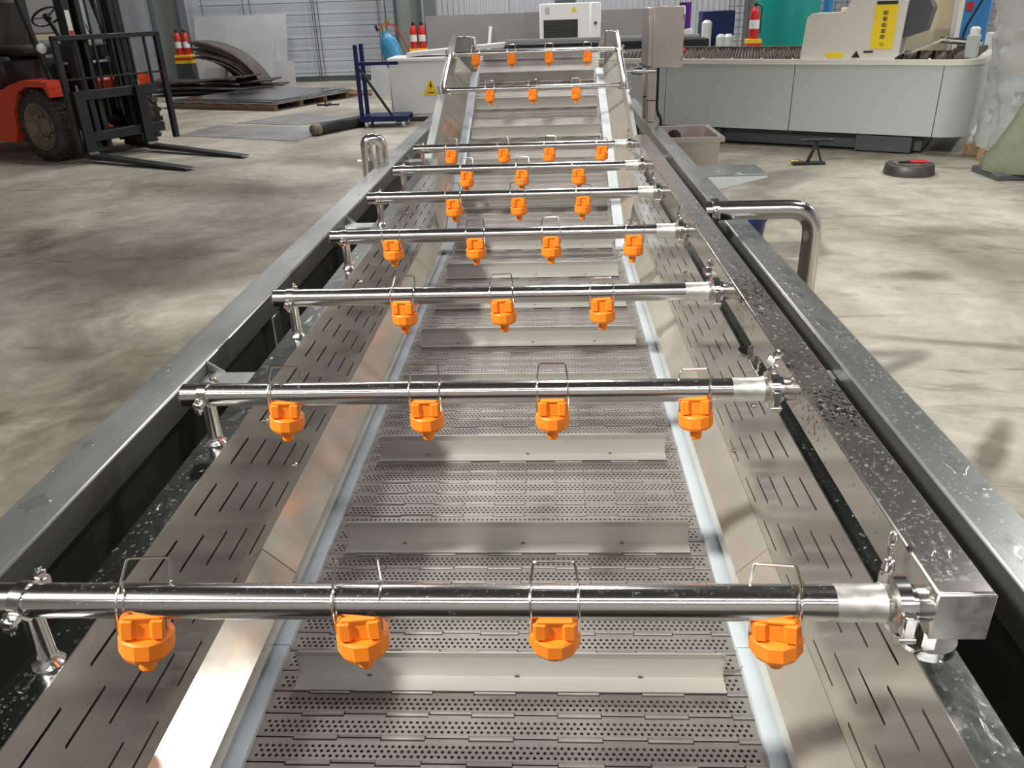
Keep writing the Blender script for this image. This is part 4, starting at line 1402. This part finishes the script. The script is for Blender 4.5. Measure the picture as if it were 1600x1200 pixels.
for k in range(9):
    r0 = 1.05 - k * .055
    pts = []
    for q in range(9):
        a = PI * .5 * q / 8
        pts.append((-.55 + k * .03 * (k % 3) + (1.6 - k * .09) * math.sin(a) ** 1.25, .05 + r0 * math.cos(a) ** 1.1 + .03 * math.sin(3 * a + k)))
    poly = pts + [(x_, z_ + .045) for x_, z_ in pts[::-1]]
    MB().prism(poly, 'y', -.45 + .05 * (k % 4), .42 - .03 * (k % 3)).build('bent_sheet', 'plate_brown', t, 30)
t = thing('dark_plate_stack', 'low stack of dark steel offcut plates behind the shiny sheets', 'plate stack', (-7.6, 19.65, 0))
for k in range(6):
    a = math.radians((-4, 6, -9, 3, 11, -6)[k])
    Mx = Matrix.Translation(((-.2, .15, -.35, .2, -.5, .0)[k], (0, .15, -.1, .2, .1, 0)[k], .05 + k * .055)) @ Matrix.Rotation(a, 4, 'Z') @ Matrix.Rotation(math.radians((1, -2, 2, -3, 3, -4)[k]), 4, 'Y')
    MB().cbox(-1.5 + k * .1, 1.35 - k * .12, -.42, .42, .0, .03, .003, M=Mx).build('plate', 'plate_dark', t)
t = thing('sheet_pallet', 'wooden pallet of shiny stainless sheets on the floor behind the forklift', 'pallet', (-6.0, 17.4, 0), math.radians(-22))
for k in range(4):
    MB().cbox(-1.35, 1.35, -1.25 + k * .78, -1.13 + k * .78, 0, .10, .005).build('runner', 'pallet_wood', t)
for k in range(6):
    MB().cbox(-1.35 + k * .50, -1.15 + k * .50, -1.28, 1.25, .10, .125, .004).build('plank', 'pallet_wood', t)
for k in range(4):
    Mx = Matrix.Rotation(math.radians((0, 1.5, -2, 3)[k]), 4, 'Z')
    MB().box(-1.5 + .12 * k, 1.5 - .1 * k, -1.35 + .1 * k, 1.35, .126 + .012 * k, .134 + .012 * k, M=Mx).build('sheet', 'plate_shiny', t, 0)
FSL = [((-5.75, 12.6), (-3.60, 11.68), (-3.42, 13.0), (-5.55, 13.75), 'flat grey sheet on the floor in front of the forklift forks'),
       ((-5.3, 13.95), (-4.1, 13.45), (-3.35, 14.25), (-4.6, 15.2), 'flat grey sheet on the floor left of the blue trolley')]
for a, b, c, d, lab in FSL:
    m = MB()
    lo = [(*p, .0005) for p in (a, b, c, d)]
    hi = [(*p, .008) for p in (a, b, c, d)]
    m.add(lo + hi, [(3, 2, 1, 0), (4, 5, 6, 7), (0, 1, 5, 4), (1, 2, 6, 5), (2, 3, 7, 6), (3, 0, 4, 7)])
    tag(m.build('floor_sheet', 'plate_floor', smooth=0), lab, 'steel sheet')
t = thing('black_hose_roll', 'thick black round bar lying on the floor under the blue trolley', 'bar', (-3.2, 12.72, 0), math.radians(62))
MB().cyl((-.62, 0, .085), (.55, 0, .085), .085, n=20).build('bar', 'black_steel', t)
MB().lathe([(.0, -.66), (.05, -.655), (.08, -.63), (.088, -.60), (.088, -.52)], 20, M=Matrix.Translation((0, 0, .088)), axis='x').build('end_cap', 'rim_dusty', t)
t = thing('floor_clamp', 'small black clamp lying on the floor between the flat sheets', 'tool', (-4.35, 16.4, 0))
m = MB().cbox(-.22, .22, -.03, .03, 0, .03, .004)
m.cbox(-.03, .03, -.16, .16, .0, .04, .004)
m.build('clamp_body', 'black_paint', t)
MB().cyl((-.05, 0, .03), (-.05, 0, .09), .015, n=8).build('screw', 'black_steel', t)
t = thing('timber', 'pale timber beam lying along the back wall behind the trolley', 'timber', (-3.9, 18.4, 0))
MB().cbox(-.9, .9, -.06, .06, 0, .12, .006).build('beam', 'cardboard', t)
MB().cbox(-.9, .7, -.16, -.06, 0, .05, .006).build('beam', 'pallet_wood', t)
# things stacked behind the forklift
t = thing('storage_rack', 'cluttered storage rack with yellow beam behind the forklift', 'rack', (-10.9, 17.5, 0))
for sx in (-1.6, 1.35):
    MB().cbox(sx - .04, sx + .04, -.3, .3, 0, 2.6, .005).build('upright', 'column_light', t)
for z in (.5, 1.38):
    MB().cbox(-1.6, 1.35, -.34, -.26, z - .05, z + .05, .005).build('beam', 'cream_yellow' if z > 1 else 'gray_paint', t)
    MB().box(-1.6, 1.35, -.3, .3, z + .05, z + .07).build('shelf', 'pallet_wood', t)
for k, (sx, w, h, mm_) in enumerate(((-1.2, .5, .5, 'white_paint'), (-.5, .6, .45, 'cardboard'), (.2, .5, .55, 'gray_paint'), (.85, .6, .4, 'white_paint'))):
    tag(MB().cbox(-10.9 + sx - w / 2, -10.9 + sx + w / 2, 17.25, 17.75, .572, .572 + h, .01).build('storage_box', mm_),
        ['white box at the left end of the storage rack shelf', 'brown carton on the storage rack shelf', 'grey box on the storage rack shelf', 'white box at the right end of the storage rack shelf'][k], 'box')
tag(MB().cbox(-12.0, -9.75, 17.25, 17.75, 1.452, 2.1, .02).build('storage_box', 'plate_white'), 'long pale crate on top of the storage rack behind the forklift mast', 'crate')

# ================================================================== RIGHT REAR
t = thing('air_tank', 'tall teal green air receiver tank behind the laser machine', 'tank', (4.35, 16.3, 0))
MB().lathe([(.0, .25), (.40, .27), (.56, .42), (.57, .5), (.57, 2.6), (.45, 2.8), (0, 2.9)], 36).build('tank_body', 'teal_paint', t)
for k in range(3):
    a = 2 * PI * k / 3
    MB().cbox(-.05, .05, -.05, .05, 0, .45, .005, M=Matrix.Translation((math.cos(a) * .42, math.sin(a) * .42, 0))).build('leg', 'teal_paint', t)
t = thing('blue_machine_column', 'bright blue machine column standing right of the laser machine', 'column', (6.2, 13.2, 0), math.radians(-20))
MB().cbox(-.22, .22, -.16, .16, .04, 2.6, .015).build('column_body', 'sky_blue', t)
MB().cbox(-.32, .32, -.25, .25, 0, .04, .005).build('base_plate', 'dark_gray', t)
MB().cbox(-.10, -.02, -.175, -.16, 1.38, 1.5, .004).build('switch_plate', 'red_can', t)
MB().tube([(.05, -.17, 2.3), (.12, -.2, 1.6), (-.05, -.22, 1.2), (-.1, -.2, .9)], .015, 6).build('cable', 'rubber', t)
t = thing('blue_machine_column', 'narrow blue and white post behind the laser head cover', 'column', (5.35, 17.2, 0))
MB().cyl((0, 0, 0), (0, 0, 2.2), .09, n=16).build('post', 'white_paint', t)
MB().cyl((0, 0, 1.35), (0, 0, 1.6), .095, n=16).build('band', 'sky_blue', t)
MB().cbox(-.15, .15, -.15, .15, 0, .03, .004).build('base_plate', 'dark_gray', t)
t = thing('white_machine', 'white machine housing with a round dark port at the right edge', 'machine', (7.6, 13.6, 0))
MB().cbox(-.75, .8, -.4, .4, .45, 1.05, .02).build('housing', 'white_paint', t)
MB().cbox(-.75, .8, -.38, .4, .05, .45, .01).build('base', 'gray_paint', t)
MB().lathe([(.10, 0), (.10, .03), (.06, .035), (0, .03)], 20, M=Matrix.Translation((-.42, -.40, .80)) @ Matrix.Rotation(PI / 2, 4, 'X')).build('port', 'dark_gray', t)
MB().lathe([(.06, 0), (.06, .03), (0, .03)], 16, M=Matrix.Translation((-.50, -.38, .38)) @ Matrix.Rotation(PI / 2, 4, 'X')).build('port', 'ink', t)
MB().tube(round_path([(-.62, -.40, .35), (-.62, -.48, .35), (-.62, -.48, .2), (-.45, -.48, .2)], .03, 4), .02, 8).build('drain_pipe', 'white_paint', t)
# plastic-wrapped stack
t = thing('wrapped_stack', 'tall stack wrapped in crumpled clear plastic film at the right edge', 'wrapped goods', (5.0, 8.98, 0))
rnd = random.Random(21)
vs = []; fs = []
NA, NZ_ = 36, 26
for j in range(NZ_ + 1):
    z = .12 + 1.75 * j / NZ_
    for k in range(NA):
        a = 2 * PI * k / NA
        c, s = math.cos(a), math.sin(a)
        sq = 1 / max(abs(c), abs(s)) ** .75
        r = (.40 * sq) * (1 - .08 * math.sin(z * 3)) + rnd.uniform(-.022, .022) + .02 * math.sin(5 * a + 4 * z)
        vs.append((c * r, s * r, z + rnd.uniform(-.012, .012)))
for j in range(NZ_):
    for k in range(NA):
        l = (k + 1) % NA
        fs.append((j * NA + k, j * NA + l, (j + 1) * NA + l, (j + 1) * NA + k))
fs.append(tuple(range(NZ_ * NA, NZ_ * NA + NA)))
MB().add(vs, fs).build('plastic_film', 'film', t, 25)
MB().cbox(-.33, .33, -.33, .33, .12, 1.7, .03).build('goods', 'plate_white', t)
for k in range(3):
    MB().cbox(-.42, .42, -.40 + k * .33, -.28 + k * .33, 0, .12, .006).build('runner', 'pallet_wood', t)
# olive covered stand with cables
t = thing('covered_stand', 'olive green cloth covered stand with black cables at the right edge', 'stand', (4.72, 8.15, 0))
vs = []; fs = []
NA = 30
prof = [(.30, .06, -.20), (.31, .14, -.18), (.27, .30, -.12), (.24, .5, -.05), (.22, .75, .03), (.20, 1.0, .10), (.18, 1.3, .17), (.17, 1.6, .22)]
for r, z, dx in prof:
    for k in range(NA):
        a = 2 * PI * k / NA
        rr = r * (1 + .05 * math.sin(6 * a + z * 2) + .03 * math.sin(11 * a))
        vs.append((dx + math.cos(a) * rr, math.sin(a) * rr, z))
for j in range(len(prof) - 1):
    for k in range(NA):
        l = (k + 1) % NA
        fs.append((j * NA + k, j * NA + l, (j + 1) * NA + l, (j + 1) * NA + k))
fs.append(tuple(range((len(prof) - 1) * NA, len(prof) * NA)))
MB().add(vs, fs).build('cloth_cover', 'olive_cloth', t, 60)
MB().cbox(-.48, .12, -.26, .26, 0, .06, .01).build('foot', 'dark_gray', t)
for k, (dx, dy) in enumerate(((-.10, -.27), (-.04, -.29))):
    MB().tube(round_path([(dx + .32, dy + .09, 1.5), (dx + .12, dy - .01, 1.0), (dx - .04, dy - .05, .5), (dx + .0, dy - .08, .22), (dx + .12, dy - .05, .05)], .12, 5), .012, 8).build('cable', 'rubber', t)
MB().cbox(.0, .22, -.31, -.25, .12, .17, .008).build('red_pedal', 'red_can', t)
# iron disc with pliers
t = thing('iron_disc', 'round grey iron disc lying on the floor in front of the laser machine', 'disc', (3.60, 8.35, 0))
MB().lathe([(.0, 0), (.235, 0), (.24, .01), (.225, .095), (.215, .105), (.0, .105)], 36).build('disc_body', 'plate_dark', t)
MB().lathe([(.0, .105), (.16, .105), (.165, .109), (0, .109)], 30).build('disc_face', 'slat_steel', t)
t = thing('pliers', 'red handled pliers lying on the iron disc', 'pliers', (3.60, 8.33, .110))
MB().tube([(-.02, .0, .012), (.08, .02, .012), (.15, .012, .012)], .011, 8).build('handle', 'red_can', t)
MB().tube([(-.02, .0, .012), (.07, -.02, .012), (.14, -.03, .012)], .011, 8).build('handle', 'red_can', t)
MB().cbox(-.12, -.01, -.016, .016, .0, .02, .004).build('jaws', 'black_steel', t)
# small black stand
t = thing('jack_stand', 'small black jack stand under the edge of the laser machine', 'stand', (2.80, 8.98, 0))
MB().cbox(-.18, .16, -.05, .05, 0, .03, .004).build('base', 'black_paint', t)
bar((-.02, 0, .03), (.06, 0, .24), .015).build('stem', 'black_paint', t)
bar((.12, 0, .03), (.06, 0, .20), .010).build('strut', 'black_paint', t)
MB().cbox(-.12, .22, -.03, .03, .24, .265, .004).build('top_bar', 'black_paint', t)
MB().cbox(-.20, -.10, -.04, .04, .03, .055, .006).build('brass_block', 'brass', t)
